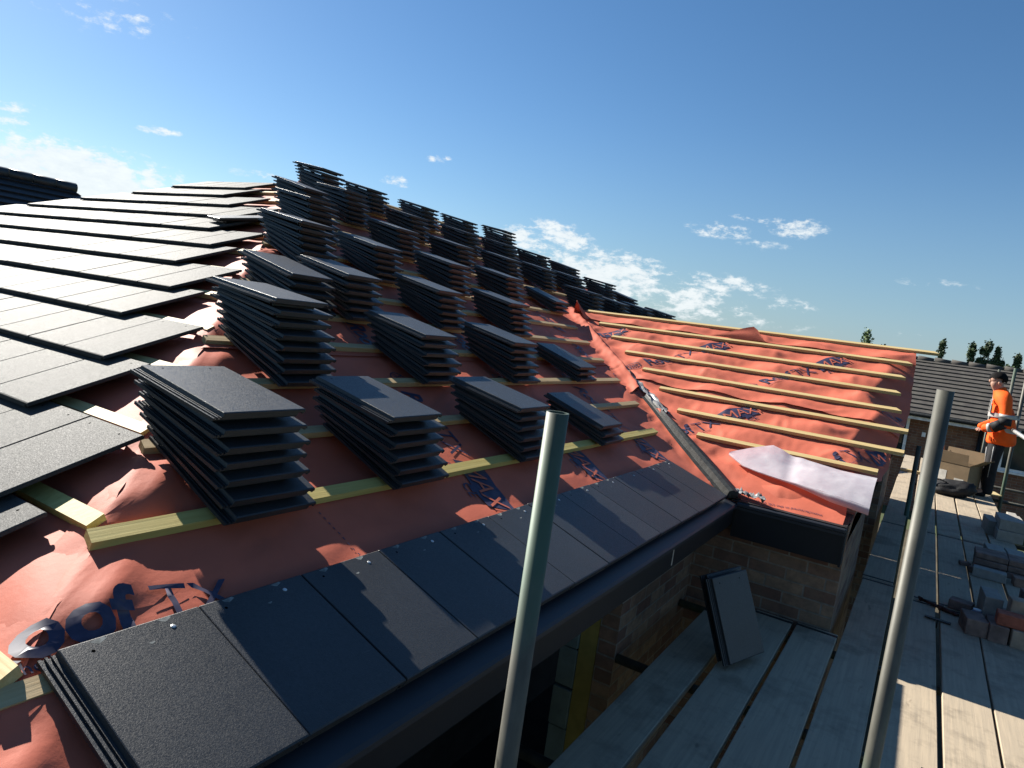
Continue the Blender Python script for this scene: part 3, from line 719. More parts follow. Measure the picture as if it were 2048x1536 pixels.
# edge curtain of slope A membrane lapping over the valley
bm = bmesh.new()
def Pcur(a, b):
    t = 1.22 + 1.72 * b; e = .035 + .05 * nz(t * 2.1, 4, 4) + .018 * nz(t * 7, 2, 9) - .05 * math.exp(-((t - 1.22) / .12) ** 2)
    o_ = -.20 + (e + .20) * a                                  # across the valley, towards slope C
    h = .004 + .050 * sstep(.2, .8, a) + (.018 * nz(t * 5, a * 3, 6) + .014 * nz(t * 14, a * 4, 2)) * a - .045 * max(0, a - .8) * 5 * (.6 + .6 * nz(t * 3, 1, 1))
    y = valY(t) + min(o_, 0); p = FA(t, y, hA(t, y) * (1 - a) + h * .9)
    if o_ > 0: p = p + Vector((.3, .95, 0)) * o_
    return p
grid(bm, Pcur, 16, 150); hpart('membrane_edge', bm, 'orange_membrane', recalc=False)
# ------------------------------------------------------------------ folded back flap on slope C (white underside up)
bm = bmesh.new()
TOP = [(-1.10, .50, .03), (-.98, .60, .04), (-.86, .72, .03), (-.74, .68, .015), (-.62, .645, .01), (-.50, .62, .01), (-.40, .60, .01), (-.30, .58, .02), (-.19, .565, .03)]
BOT = [(-1.10, .49, .02), (-.97, .38, .02), (-.86, .33, .03), (-.74, .29, .04), (-.62, .255, .055), (-.50, .22, .065), (-.40, .19, .07), (-.30, .17, .07), (-.185, .15, .065)]
def interp(L_, t):
    f = t * (len(L_) - 1); i = min(int(f), len(L_) - 2); g = f - i; a, b = L_[i], L_[i + 1]; return [a[j] + (b[j] - a[j]) * g for j in range(3)]
def Pfl(a, b):
    p, q_ = interp(TOP, b), interp(BOT, b); x = p[0] + (q_[0] - p[0]) * a; s = p[1] + (q_[1] - p[1]) * a
    h = p[2] + (q_[2] - p[2]) * a + .026 * math.sin(math.pi * a) * sstep(.40, .62, b) + .010 * math.sin(math.pi * a) * sstep(.0, .3, b) - .012 * math.exp(-((b - .40 - .06 * a) / .05) ** 2) + .003 * nz(x * 6, s * 9, 3) + .002 * nz(x * 16, s * 16, 8)
    return FC(s, x, h)
grid(bm, Pfl, 16, 60)
def Pfl2(a, b):                 # rolled return under the bottom edge
    p = interp(BOT, b); ang = a * 2.3; r = .006 + .022 * sstep(.35, .8, b)
    return FC(p[1] - r * math.sin(ang) * .6, p[0], p[2] - r * (1 - math.cos(ang)))
grid(bm, Pfl2, 8, 60)
hpart('membrane_flap', bm, 'white_underside', recalc=False)
# strip of membrane tucked into the eaves under the flap
bm = bmesh.new()
hE = lambda s, x: -.012 + .004 * nz(x * 8, s * 9, 2)
def Pe(a, b):
    x = -.93 + .63 * b; s1 = .40 - .28 * sstep(.55, 1.0, b); s0 = -.015 + .012 * nz(x * 7, 2, 2)
    s = s0 + (s1 - s0) * a; return FC(s, x, hE(s, x))
grid(bm, Pe, 10, 40)
put_text(bm, 'manufactured in the UK by Don & Low', FC, hE, (-.42, .075), R(183), .032, .003, 1, lambda x, s: True)
hpart('eaves_membrane', bm, ['orange_membrane', 'navy_print'], recalc=False)
bm = bmesh.new(); box(bm, (-.93, YC - .01, -.925), (-.275, YC + .45, -.918), mx=None); hpart('eaves_tray', bm, 'valley_lead')

# ------------------------------------------------------------------ scaffold boards
def board(x0, x1, y0, y1, z=ZD, label='', tilt=0, name='scaffold_board', band=True):
    bm = bmesh.new(); n_ = max(4, int((y1 - y0) / .35)); L = y1 - y0; wd = x1 - x0; rows = []; sd_ = random.random() * 50
    for i in range(n_ + 1):
        y = L * i / n_; e0 = .003 * nz(y * 2, sd_, 1); e1 = .003 * nz(y * 2, sd_, 5); zz = .002 * nz(y * 1.2, sd_, 9)
        rows.append([bm.verts.new(p) for p in ((e0, y, -.038 + zz), (wd + e1, y, -.038 + zz), (wd + e1, y, zz - .003), (wd + e1 - .003, y, zz), (e0 + .003, y, zz), (e0, y, zz - .003))])
    for a, b in zip(rows, rows[1:]):
        for i in range(6): bm.faces.new((a[i], a[(i + 1) % 6], b[(i + 1) % 6], b[i]))
    bm.faces.new(rows[0][::-1]); bm.faces.new(rows[-1])
    o = obj(name, bm, 'board_wood'); o.location = (x0, y0, z + random.uniform(-.003, .003)); o.rotation_euler = (0, tilt, R(random.uniform(-.12, .12)))
    tag(o, label, 'scaffold board', 'scaffold boards of the walkway')
    if band:
        for yy in (.03, L - .05):
            b = bmesh.new(); box(b, (-.002, yy, -.039), (wd + .002, yy + .022, .0035)); obj('end_band', b, 'valley_lead', o)
    return o
board(-.945, -.735, .3, 4.20, ZD - .01, 'dark weathered scaffold board closest to the brick wall under the eaves')
board(-.688, -.472, .6, 4.42, ZD, 'scaffold board with the leaning tile, next to the wall-side board')
board(-.452, -.228, .6, 4.43, ZD, 'scaffold board ending at the brick return, right of the leaning tile')
COLS = [(-.205, .005, 'column beside the gable wall'), (.062, .285, 'column just right of the front poles'), (.302, .512, 'column under the rusty tool'), (.528, .752, 'column under the brick piles'), (.77, .992, 'outermost column by the deck edge')]
SEG = [(-1.9, 1.88, 'section nearest the camera'), (1.90, 5.66, 'section with the sunlit patch'), (5.68, 8.28, 'shaded middle section'), (8.30, 12.1, 'section reaching the cardboard box'), (12.12, 15.6, 'far section behind the person')]
for ci, (x0, x1, cl) in enumerate(COLS):
    for si, (y0, y1, sl_) in enumerate(SEG):
        d = .2 if ci == 0 and si in (1, 2) else 0
        board(x0, x1, y0 + (d if si == 2 else 0), y1 + (d if si == 1 else 0), ZD, f'grey scaffold board, {cl}, {sl_}', band=(si < 3))
for yy, x in ((2.55, -.215), (3.2, .293), (5.3, .29)):   # board clips
    bm = bmesh.new(); box(bm, (-.075, -.02, .003), (.075, .02, .009), bev=.002); box(bm, (-.004, -.016, -.05), (.004, .016, .003))
    o = obj('board_clip', bm, 'valley_lead'); o.location = (x, yy, ZD + .002); o.rotation_euler = (0, 0, R(-6))
    tag(o, {2.55: 'steel board clip bridging two boards left of the near right pole', 3.2: 'steel board clip bridging boards at the edge of the sunlit patch', 5.3: 'steel board clip bridging boards beside the rusty tool'}[yy], 'board clip', 'steel clips between boards')
# tubes
def pole(a, b, label, cat='scaffold pole', r=.02415, name='scaffold_pole', mat='galvanised', hollow=.004, grp='scaffold tubes'):
    bm = bmesh.new(); a = Vector(a); b = Vector(b); tube(bm, (0, 0, 0), b - a, r, 24, None, hollow)
    o = obj(name, bm, mat); o.location = a; return tag(o, label, cat, grp)
pole((-.660, 1.27, GROUND), (-.650, 1.27, -.179), 'green stained upright scaffold pole in front of the eaves tiles')
pole((.036, 2.5, GROUND), (.040, 2.5, -.0335), 'grey upright scaffold pole standing through the walkway, nearest on the right')
pole((.020, 8.9, GROUND), (-.004, 8.9, -.775), 'short green upright pole rising between boards beside the gable')
pole((1.12, 12.2, GROUND), (1.135, 12.2, .95), 'tall upright pole with green top at the deck edge, right of the person')
pole((1.10, 14.0, GROUND), (1.13, 14.0, .34), 'upright scaffold pole directly behind the person')
pole((1.13, 17.6, GROUND), (1.15, 17.6, .36), 'most distant thin upright pole showing above the head of the person')
pole((1.06, 8.6, -.57), (1.06, 14.3, -.57), 'pale horizontal guard rail the person leans against', 'guard rail', mat='steel_clean', name='guard_rail')
pole((.0, 12.28, -1.66), (3.2, 12.28, -1.66), 'horizontal tube crossing outward under the deck edge near the tall pole'); pole((.0, 13.9, -1.66), (3.2, 13.9, -1.66), 'horizontal tube crossing outward below the pole behind the person')
pole((.5, 9.0, -1.66), (3.0, 9.0, -1.66), 'horizontal tube under the boards beside the block stack')
for y in (2.27, 3.28, 4.31):
    pole((-1.135, y, -1.655), (1.05, y, -1.655), {2.27: 'transom tube under the boards at the bottom of the picture', 3.28: 'transom tube under the boards beside the wall opening', 4.31: 'transom tube under the boards at the inner corner of the walls'}[y])
def coupler(loc, label):
    bm = bmesh.new(); tube(bm, (0, 0, -.03), (0, 0, .03), .036, 14); box(bm, (-.05, -.03, -.02), (.01, .05, .02), bev=.006); tube(bm, (-.05, .02, 0), (-.09, .02, 0), .008, 8)
    o = obj('scaffold_coupler', bm, 'rust_tool'); o.location = loc; tag(o, label, 'coupler', 'scaffold couplers')
coupler((1.10, 12.2, -.565), 'dark coupler joining the guard rail to the tall pole'); coupler((1.10, 14.0, -1.65), 'dark coupler low on the pole behind the person')

# ------------------------------------------------------------------ things on the deck
def brickobj(x, y, z, dims, rz, mat, label, name='brick', cat='brick', grp='bricks and blocks stacked on the boards', tilt=0):
    bm = bmesh.new(); box(bm, (-dims[0] / 2, -dims[1] / 2, 0), (dims[0] / 2, dims[1] / 2, dims[2]), bev=.004)
    bmesh.ops.subdivide_edges(bm, edges=[e for e in bm.edges if e.calc_length() > .05], cuts=2, use_grid_fill=True)
    s_ = random.random() * 90
    for v in bm.verts: v.co += Vector((nz(v.co.x * 20, v.co.y * 20, s_), nz(v.co.y * 20, v.co.z * 20, s_ + 3), nz(v.co.z * 20, v.co.x * 20, s_ + 7))) * .0025
    o = obj(name, bm, mat); o.location = (x, y, z); o.rotation_euler = (tilt, 0, R(rz)); tag(o, label, cat, grp); return o
BR = (.215, .1025, .065); BL = (.44, .215, .10)
# near pile
zb = ZD
brickobj(.48, 5.30, zb, (.12, .2, .105), 8, 'loose_brick_dark', 'dark upright brick end at the left front of the near brick pile')
for i, x in enumerate((.60, .715, .83)): brickobj(x, 5.30, zb, (.1025, .215, .11), 4, 'loose_brick_buff' if i == 1 else 'loose_brick_dark', f'brick on edge in the bottom course of the near pile, {ORD[i]} from the left')
brickobj(.735, 5.27, zb + .112, (.30, .105, .075), 3, 'dimple_red', 'red dimpled brick laid across the top of the near pile')
brickobj(.70, 5.42, zb + .112, (.09, .11, .14), 6, 'loose_brick_buff', 'buff brick standing on end behind the red dimpled brick')
brickobj(.82, 5.50, zb + .112, (.13, .22, .13), 4, 'loose_brick', 'reddish brick at the back right of the near pile')
brickobj(.86, 5.85, zb, (.16, .30, .20), 6, 'loose_brick_dark', 'brown brick leaning behind the near pile')
brickobj(.43, 5.72, zb, (.14, .11, .065), -12, 'loose_brick_dark', 'small dark half brick alone on the boards by the can')
brickobj(.575, 5.62, zb, (.10, .26, .20), 4, 'stone_blue', 'blue grey stone block standing behind the can', 'stone_block', 'block')
for (x, y, z, dm, rz, mt, lb) in ((.935, 5.29, 0, (.1025, .215, .11), 2, 'loose_brick', 'rightmost brick on edge in the bottom course of the near pile'), (.95, 5.52, 0, (.22, .1025, .075), 5, 'loose_brick_dark', 'brick lying flat behind the rightmost bottom brick of the near pile'),
        (.95, 5.53, .077, (.215, .1025, .065), -3, 'loose_brick_buff', 'buff brick lying on the flat brick at the right of the near pile'), (.96, 5.27, .112, (.12, .105, .07), -4, 'loose_brick_buff', 'buff half brick on the top right of the near pile'), (.72, 5.62, 0, (.215, .1025, .11), 3, 'loose_brick_dark', 'brick on edge hidden low behind the standing buff brick'),
        (.93, 6.9, 0, (.215, .11, .07), 4, 'loose_brick', 'reddish brick right of the pale grey brick in the middle pile'), (.97, 6.3, 0, (.215, .105, .14), 8, 'loose_brick_dark', 'doubled dark brick at the deck edge between the near and middle piles')):
    brickobj(x, y, zb + z, dm, rz, mt, lb)
# middle pile
brickobj(.66, 6.88, zb, (.23, .11, .075), -4, 'block_grey', 'pale grey brick lying in front of the dark brick layers', 'grey_brick')
for i in range(3):
    for j in range(2): brickobj(.68 + .24 * j, 7.22 + .01 * i, zb + .05 * i, (.235, .30 - .02 * i, .047), -3 + i, 'loose_brick_dark', f'dark brick slab in the middle pile, {("bottom", "middle", "top")[i]} layer, {("left", "right")[j]} one', 'brick_slab')
brickobj(.77, 7.98, zb, (.15, .26, .06), 3, 'block_grey', 'left one of the two flat grey slabs beyond the brick slabs', 'grey_slab', 'slab'); brickobj(.93, 7.96, zb, (.15, .26, .06), 3, 'block_grey', 'right one of the two flat grey slabs beyond the brick slabs', 'grey_slab', 'slab')
brickobj(.57, 6.95, zb, (.07, .09, .05), 30, 'loose_brick_dark', 'crumbled lump of dark brick beside the middle pile', 'brick_fragment')
brickobj(.50, 7.15, zb, (.08, .06, .03), 10, 'loose_brick_dark', 'flat chip of dark brick left of the middle pile', 'brick_fragment')
# concrete blocks
brickobj(.93, 8.95, zb, (.23, .46, .11), 4, 'block_grey', 'lower grey concrete block of the stack at the deck edge', 'concrete_block', 'block')
brickobj(.94, 8.96, zb + .112, (.22, .44, .11), 2, 'block_grey', 'upper grey concrete block of the stack at the deck edge', 'concrete_block', 'block')
brickobj(.79, 9.12, zb, (.09, .40, .15), 4, 'stone_blue', 'narrow blue grey block standing left of the concrete stack', 'concrete_block', 'block')
brickobj(1.05, 9.9, zb, (.09, .3, .12), 0, 'block_grey', 'small grey block beyond the concrete stack at the deck edge', 'concrete_block', 'block')
# can
root = tag(empty('drink_can', (.505, 5.50, ZD)), 'small blue and white can standing between half brick and stone block', 'can')
bm = bmesh.new(); tube(bm, (0, 0, 0), (0, 0, .075), .032, 18); tube(bm, (0, 0, .075), (0, 0, .088), .032, 18, .024); obj('body', bm, 'can_blue', root)
bm = bmesh.new(); tube(bm, (0, 0, .0885), (0, 0, .094), .025, 18); tube(bm, (0, 0, .05), (0, 0, .062), .0325, 18); obj('lid', bm, 'white_plastic', root)
# rusty tool: a scaffold spanner with jaw
bm = bmesh.new(); tube(bm, (-.10, .07, .012), (.03, -.02, .014), .010, 8, .013); tube(bm, (.03, -.02, .014), (.09, -.06, .014), .016, 8, .012); tube(bm, (-.10, .07, .012), (-.115, .10, .016), .016, 8, .009); tube(bm, (-.06, .03, .012), (-.02, .035, .012), .007, 8); tube(bm, (.09, -.06, .012), (.125, -.065, .012), .014, 8, .01); box(bm, (.0, -.02, .0), (.035, .02, .03), bev=.005)
o = obj('spanner', bm, 'rust_tool'); o.location = (.29, 5.58, ZD + .002); tag(o, 'rusty dark spanner lying across two boards beside the bricks', 'tool')
# tile leaning on the deck, with a second tile behind
bl, br = Vector((-.640, 3.42, ZD + .003)), Vector((-.488, 3.755, ZD + .003)); vx = (br - bl).normalized(); back = Vector((-vx.y, vx.x, 0))
for i, (a, ln, lab) in enumerate(((R(66), .42, 'front one of two roof tiles leaning upright on the deck boards'), (R(66), .40, 'rear one of two roof tiles leaning upright on the deck boards'))):
    o = proto.copy(); sc.collection.objects.link(o); u = (back * math.cos(a) + Vector((0, 0, 1)) * math.sin(a) - vx * .07).normalized(); v_ = (vx - u * vx.dot(u)).normalized(); n = v_.cross(u)
    o.matrix_world = basis(bl + back * (.0 if i == 0 else .045) + vx * .012 * i + Vector((0, 0, .022)), v_, u, n); tag(o, lab, 'roof tile', 'roof tiles leaning on the deck')
# cardboard box
root = tag(empty('cardboard_box', (.50, 11.75, ZD), R(-24)), 'open brown cardboard box on the walkway behind the black bag', 'box')
def panel(lo, hi, name='box_panel', mat='cardboard', rot=None):
    b = bmesh.new(); box(b, lo, hi); o = obj(name, b, mat, root)
    if rot: o.rotation_euler = rot
    return o
bw, bd_, bh = .50, .42, .42
b = bmesh.new(); box(b, (-bw / 2, -bd_ / 2, 0), (bw / 2, -bd_ / 2 + .006, bh)); box(b, (-bw / 2, bd_ / 2 - .006, 0), (bw / 2, bd_ / 2, bh)); box(b, (-bw / 2, -bd_ / 2 + .0065, 0), (-bw / 2 + .006, bd_ / 2 - .0065, bh)); box(b, (bw / 2 - .006, -bd_ / 2 + .0065, 0), (bw / 2, bd_ / 2 - .0065, bh)); box(b, (-bw / 2 + .007, -bd_ / 2 + .007, .002), (bw / 2 - .007, bd_ / 2 - .007, .008)); obj('box_body', b, 'cardboard', root)
o = panel((0, -bd_ / 2, 0), (.19, bd_ / 2, .005), 'flap'); o.location = (bw / 2, 0, bh); o.rotation_euler = (0, R(-35), 0)
o = panel((-.19, -bd_ / 2, 0), (0, bd_ / 2, .005), 'flap'); o.location = (-bw / 2, 0, bh); o.rotation_euler = (0, R(75), 0)
o = panel((-bw / 2, 0, 0), (bw / 2, .19, .005), 'flap'); o.location = (0, bd_ / 2, bh); o.rotation_euler = (R(80), 0, 0)
o = panel((-bw / 2 + .03, -.005, 0), (bw / 2 - .03, 0, .16), 'flap'); o.location = (0, -bd_ / 2, bh); o.rotation_euler = (R(8), 0, 0)
panel((-.16, -bd_ / 2 - .002, .16), (-.03, -bd_ / 2 - .0005, .30), 'paper_label', 'paper_label'); panel((.08, -bd_ / 2 - .002, .08), (.20, -bd_ / 2 - .0005, .22), 'paper_label', 'paper_label')
# black bag
bm = bmesh.new(); bmesh.ops.create_icosphere(bm, subdivisions=4, radius=1)
for v in bm.verts:
    p = v.co.copy(); n = .16 * nz(p.x * 2, p.y * 2, p.z * 2 + 3) + .08 * nz(p.x * 6, p.y * 6, p.z * 6)
    p *= 1 + n; v.co = Vector((p.x * .27, p.y * .18, max(0, p.z * .13 + .085 + .05 * max(0, p.x))))
root = obj('holdall_bag', bm, 'black_cloth', smooth=True); root.location = (.48, 11.25, ZD + .002); tag(root, 'slumped black cloth bag in front of the cardboard box', 'bag')
bm = bmesh.new()
for i in range(14):
    t0, t1 = math.pi * i / 14, math.pi * (i + 1) / 14; tube(bm, (-.18 + .16 * math.cos(t0), -.10, .10 + .10 * math.sin(t0)), (-.18 + .16 * math.cos(t1), -.10, .10 + .10 * math.sin(t1)), .010, 6)
obj('handle', bm, 'black_cloth', root)
bm = bmesh.new(); box(bm, (-.30, -.16, 0), (.30, .16, .018)); o = obj('timber_sheet', bm, 'ply_wood'); o.location = (.80, 12.25, ZD + .004); o.rotation_euler = (0, 0, R(12)); tag(o, 'pale yellow timber sheet lying at the deck edge beside the cardboard box', 'timber sheet')
bm = bmesh.new(); box(bm, (-.35, -.05, 0), (.35, .05, .04)); o = obj('timber_offcut', bm, 'ply_wood'); o.location = (.15, 12.9, ZD + .004); o.rotation_euler = (0, 0, R(-8)); tag(o, 'pale timber offcut on the far boards left of the box', 'timber')

# ------------------------------------------------------------------ person
def skinned(name, verts, edges, mat, parent, root_i=0, sub=2):
    me = bpy.data.meshes.new(name); me.from_pydata([v[0] for v in verts], edges, []); me.materials.append(M[mat])
    o = link(bpy.data.objects.new(name, me), parent); md = o.modifiers.new('skin', 'SKIN'); md.use_smooth_shade = True
    sv = me.skin_vertices[0].data
    for i, v in enumerate(verts): sv[i].radius = (v[1], v[2] if len(v) > 2 else v[1]); sv[i].use_root = (i == root_i)
    sm = o.modifiers.new('sub', 'SUBSURF'); sm.levels = sub; sm.render_levels = sub
    return o
# local frame: origin between the feet, person faces -X, z up, his left side towards -Y
per = tag(empty('person', (.90, 11.9, ZD)), 'person in orange high visibility jacket and black trousers leaning on the guard rail', 'person')
V = [((.06, 0, .93), .08, .07), ((.045, 0, 1.12), .08, .07), ((.0, 0, 1.32), .085, .07), ((-.03, 0, 1.44), .06, .055), ((-.07, 0, 1.51), .058, .058), ((-.115, 0, 1.60), .085, .085), ((-.12, 0, 1.69), .098, .085), ((-.10, 0, 1.755), .06, .055),
     ((.03, -.10, .85), .07), ((-.01, -.10, .48), .05), ((.0, -.10, .10), .045), ((-.15, -.11, .04), .038),
     ((.03, .10, .85), .07), ((-.04, .11, .48), .05), ((-.03, .11, .10), .045), ((-.18, .12, .04), .038),
     ((.0, -.18, 1.40), .035), ((.035, -.27, 1.12), .03), ((-.13, -.22, .985), .032), ((-.20, -.13, .965), .030),
     ((.0, .18, 1.40), .035), ((.03, .26, 1.12), .03), ((-.16, .18, .985), .032), ((-.20, .11, .97), .030),
     ((-.178, 0, 1.575), .03), ((-.218, 0, 1.635), .016)]
E_ = [(0, 1), (1, 2), (2, 3), (3, 4), (4, 5), (5, 6), (6, 7), (0, 8), (8, 9), (9, 10), (10, 11), (0, 12), (12, 13), (13, 14), (14, 15), (3, 16), (16, 17), (17, 18), (18, 19), (3, 20), (20, 21), (21, 22), (22, 23), (5, 24), (6, 25)]
skinned('body', V, E_, 'skin', per)
for sy in (-1, 1):
    for i in range(5):          # fingers
        ax = -.205 + (.012 if i == 4 else 0); y = sy * (.135 - .018 * i if i < 4 else .155); L_ = (.06, .07, .066, .05, .045)[i]
        skinned('finger', [((ax, y, .955), .009), ((ax - L_ * .55, y, .94), .008), ((ax - L_ * .7, y, .915), .007)], [(0, 1), (1, 2)], 'skin', per, 0, 1)
Vj = [((.065, 0, .74), .23, .20), ((.06, 0, .84), .225, .195), ((.055, 0, .98), .205, .175), ((.03, 0, 1.16), .185, .155), ((-.01, 0, 1.34), .185, .155), ((-.03, 0, 1.45), .135, .115), ((-.065, 0, 1.525), .085, .085), ((-.085, 0, 1.580), .088, .088),
      ((.0, -.20, 1.40), .085), ((.035, -.27, 1.22), .078), ((.04, -.28, 1.10), .070), ((-.08, -.245, .995), .072), ((-.20, -.15, .975), .062),
      ((.0, .20, 1.40), .085), ((.03, .26, 1.12), .07), ((-.16, .18, .985), .06), ((-.23, .12, .97), .05)]
Ej = [(0, 1), (1, 2), (2, 3), (3, 4), (4, 5), (5, 6), (6, 7), (5, 8), (8, 9), (9, 10), (10, 11), (11, 12), (5, 13), (13, 14), (14, 15), (15, 16)]
jk = skinned('jacket', Vj, Ej, 'hivis_orange', per)
Vt = [((.055, 0, .93), .13, .11), ((.03, -.085, .80), .10), ((.0, -.10, .48), .085), ((.01, -.10, .10), .075), ((.012, -.10, .04), .075), ((.03, .085, .80), .10), ((-.03, .11, .48), .085), ((-.02, .11, .10), .075), ((-.02, .11, .04), .075)]
tr_ = skinned('trousers', Vt, [(0, 1), (1, 2), (2, 3), (3, 4), (0, 5), (5, 6), (6, 7), (7, 8)], 'trouser_black', per)
for y, x in ((-.10, -.05), (.11, -.08)):
    skinned('boot', [((x + .06, y, .045), .048), ((x - .04, y, .045), .046), ((x - .12, y, .035), .038)], [(0, 1), (1, 2)], 'trouser_black', per, 0, 2)
bm = bmesh.new(); bmesh.ops.create_icosphere(bm, subdivisions=3, radius=1)
for v in list(bm.verts):
    p = v.co
    if p.z < -.15 and p.x < .2 or p.z < -.55: bm.verts.remove(v); continue
    q_ = 1 + .10 * nz(p.x * 3, p.y * 3, p.z * 3) + .05 * nz(p.x * 9, p.y * 9, p.z * 9); v.co = Vector((-.108 + p.x * .112 * q_, p.y * .098 * q_, 1.695 + p.z * .098 * q_))
obj('hair', bm, 'hair', per, smooth=True)
for y in (-1, 1):
    bm = bmesh.new(); bmesh.ops.create_uvsphere(bm, u_segments=8, v_segments=6, radius=1)
    for v in bm.verts: v.co = Vector((-.09 + v.co.x * .022, y * .088 + v.co.y * .012, 1.635 + v.co.z * .032))
    obj('ear', bm, 'skin', per, smooth=True)
    bm = bmesh.new(); bmesh.ops.create_uvsphere(bm, u_segments=8, v_segments=6, radius=.009)
    for v in bm.verts: v.co += Vector((-.200, y * .034, 1.662))
    obj('eye', bm, 'hair', per, smooth=True)
bm = bmesh.new(); tube(bm, (-.206, -.022, 1.578), (-.206, .022, 1.578), .006, 6); obj('mouth', bm, 'rust_tool', per)
def band(z, cx, rx_, ry, hgt, parent, wrap=False):
    b = bmesh.new(); n_ = 56; rg = []
    for k in range(4): rg.append([b.verts.new((cx + rx_ * math.cos(t), ry * math.sin(t), z + hgt * k / 3)) for t in (2 * math.pi * i / n_ for i in range(n_))])
    for A, B in zip(rg, rg[1:]):
        for i in range(n_): b.faces.new((A[i], A[(i + 1) % n_], B[(i + 1) % n_], B[i]))
    o = obj('reflective_band', b, 'reflective_tape', parent, smooth=True)
    if wrap:
        md = o.modifiers.new('wrap', 'SHRINKWRAP'); md.target = parent; md.offset = .014; md.wrap_method = 'NEAREST_SURFACEPOINT'; md.wrap_mode = 'OUTSIDE_SURFACE'
band(.955, .062, .205, .186, .06, jk, wrap=False); band(1.15, .036, .188, .174, .06, jk, wrap=False)
def armband(a, b, r, mat, name, parent): 
    bm = bmesh.new(); tube(bm, a, b, r, 18); obj(name, bm, mat, parent)
armband((.037, -.274, 1.165), (.039, -.277, 1.215), .083, 'reflective_tape', 'reflective_band', jk); armband((.038, -.281, 1.06), (.037, -.277, 1.163), .080, 'black_cloth', 'elbow_panel', jk); armband((.03, -.278, 1.085), (-.085, -.248, 1.005), .074, 'black_cloth', 'elbow_panel', jk); armband((-.088, -.247, 1.003), (-.125, -.225, .99), .068, 'reflective_tape', 'reflective_band', jk)
for sy in (-1, 1):
    bm = bmesh.new()
    pts_ = [Vector((.20, sy * .085, 1.18)), Vector((.172, sy * .095, 1.34)), Vector((.085, sy * .105, 1.48)), Vector((-.03, sy * .11, 1.505)), Vector((-.145, sy * .10, 1.38)), Vector((-.15, sy * .095, 1.2))]
    for a, b in zip(pts_, pts_[1:]):
        d = Vector((0, .025, 0)); bm.faces.new([bm.verts.new(p) for p in (a - d, b - d, b + d, a + d)])
    obj('reflective_band', bm, 'reflective_tape', jk)
for (a, b) in (((-.10, -.17, .72), (-.082, -.172, .45)), ((-.02, -.19, .74), (-.02, -.175, .30))):
    bm = bmesh.new(); tube(bm, a, b, .006, 6); obj('trouser_stripe', bm, 'reflective_tape', tr_)

# ------------------------------------------------------------------ neighbouring houses
def roofslope(bm, a, b, c, d, th_=.08):
    """stepped tile courses between eave edge a-b and ridge edge d-c"""
    a, b, c, d = map(Vector, (a, b, c, d)); L = (d - a).length; n_ = max(1, round(L / .29)); up = (b - a).cross(d - a).normalized()
    if up.z < 0: up = -up
    for i in range(n_):
        t0, t1 = i / n_, min(1, (i + 1.25) / n_); p = [a.lerp(d, t0) + up * .045, b.lerp(c, t0) + up * .045, b.lerp(c, t1) + up * .0, a.lerp(d, t1) + up * .0]
        v = [bm.verts.new(x) for x in p]; bm.faces.new(v)
        q_ = [bm.verts.new(x) for x in (a.lerp(d, t0) + up * .0, b.lerp(c, t0) + up * .0)]
        bm.faces.new((v[0], v[1], q_[1], q_[0]))
nb_ = tag(empty('neighbour_house', (0, 21.7, GROUND)), 'brick bungalow with long dark tiled roof and white windows beyond the walkway', 'house')
def npart(name, bm, mat, parent=None, **k):
    bmesh.ops.translate(bm, verts=bm.verts, vec=(0, -21.7, -GROUND)); return obj(name, bm, mat, parent or nb_, **k)
nx0, nx1, ne, nr, nze, nzr = -9.5, 16, 21.35, 25.1, -1.0, .52
bm = bmesh.new(); roofslope(bm, (nx0, ne, nze), (nx1, ne, nze), (nx1, nr, nzr), (nx0, nr, nzr)); roofslope(bm, (nx1, 2 * nr - ne, nze), (nx0, 2 * nr - ne, nze), (nx0, nr, nzr), (nx1, nr, nzr))
rf = npart('roof', bm, 'far_roof_tile', uv=True, recalc=False)
bm = bmesh.new(); x = nx0
while x < nx1: tube(bm, (x, nr, nzr + .02), (x + .44, nr, nzr - .02), .10, 10); x += .45
npart('ridge', bm, 'far_roof_tile', uv=True)
bm = bmesh.new()
for i in range(4): box(bm, (nx0 + .3, nr - .12 + 0, nzr - 1), (nx0 + .31, nr, nzr - .99))
box(bm, (nx0 + .2, 21.7, GROUND), (nx1 - .2, 21.8, -1.08)); box(bm, (nx0 + .2, 28.4, GROUND), (nx1 - .2, 28.5, -1.08)); box(bm, (nx0 + .2, 21.8, GROUND), (nx0 + .3, 28.4, -1.08)); npart('wall', bm, 'far_brick', uv=True)
bm = bmesh.new(); box(bm, (nx0, ne - .02, nze - .17), (nx1, ne + .01, nze + .02)); box(bm, (nx0, ne + .012, nze - .17), (nx1, 21.69, nze - .15)); npart('fascia', bm, 'white_plastic')
bm = bmesh.new(); tube(bm, (nx0, ne - .07, nze - .03), (nx1, ne - .07, nze - .03), .055, 10); npart('gutter', bm, 'valley_lead')
def win(x0, x1, z0, z1, mull=True):
    f = .07; y = 21.66; bm = bmesh.new()
    box(bm, (x0, y, z0), (x1, y + .06, z0 + f)); box(bm, (x0, y, z1 - f), (x1, y + .06, z1)); box(bm, (x0, y, z0 + f), (x0 + f, y + .06, z1 - f)); box(bm, (x1 - f, y, z0 + f), (x1, y + .06, z1 - f))
    if mull: box(bm, ((x0 + x1) / 2 - .03, y, z0 + f), ((x0 + x1) / 2 + .03, y + .06, z1 - f))
    box(bm, (x0 - .05, y - .06, z0 - .05), (x1 + .05, y + .05, z0 - .002))
    wf = npart('window', bm, 'white_plastic'); b = bmesh.new(); box(b, (x0 + f, y + .03, z0 + f), (x1 - f, y + .04, z1 - f)); npart('pane', b, 'window_glass', wf)
win(1.78, 3.2, -2.12, -1.12); win(5, 6.4, -2.12, -1.12)
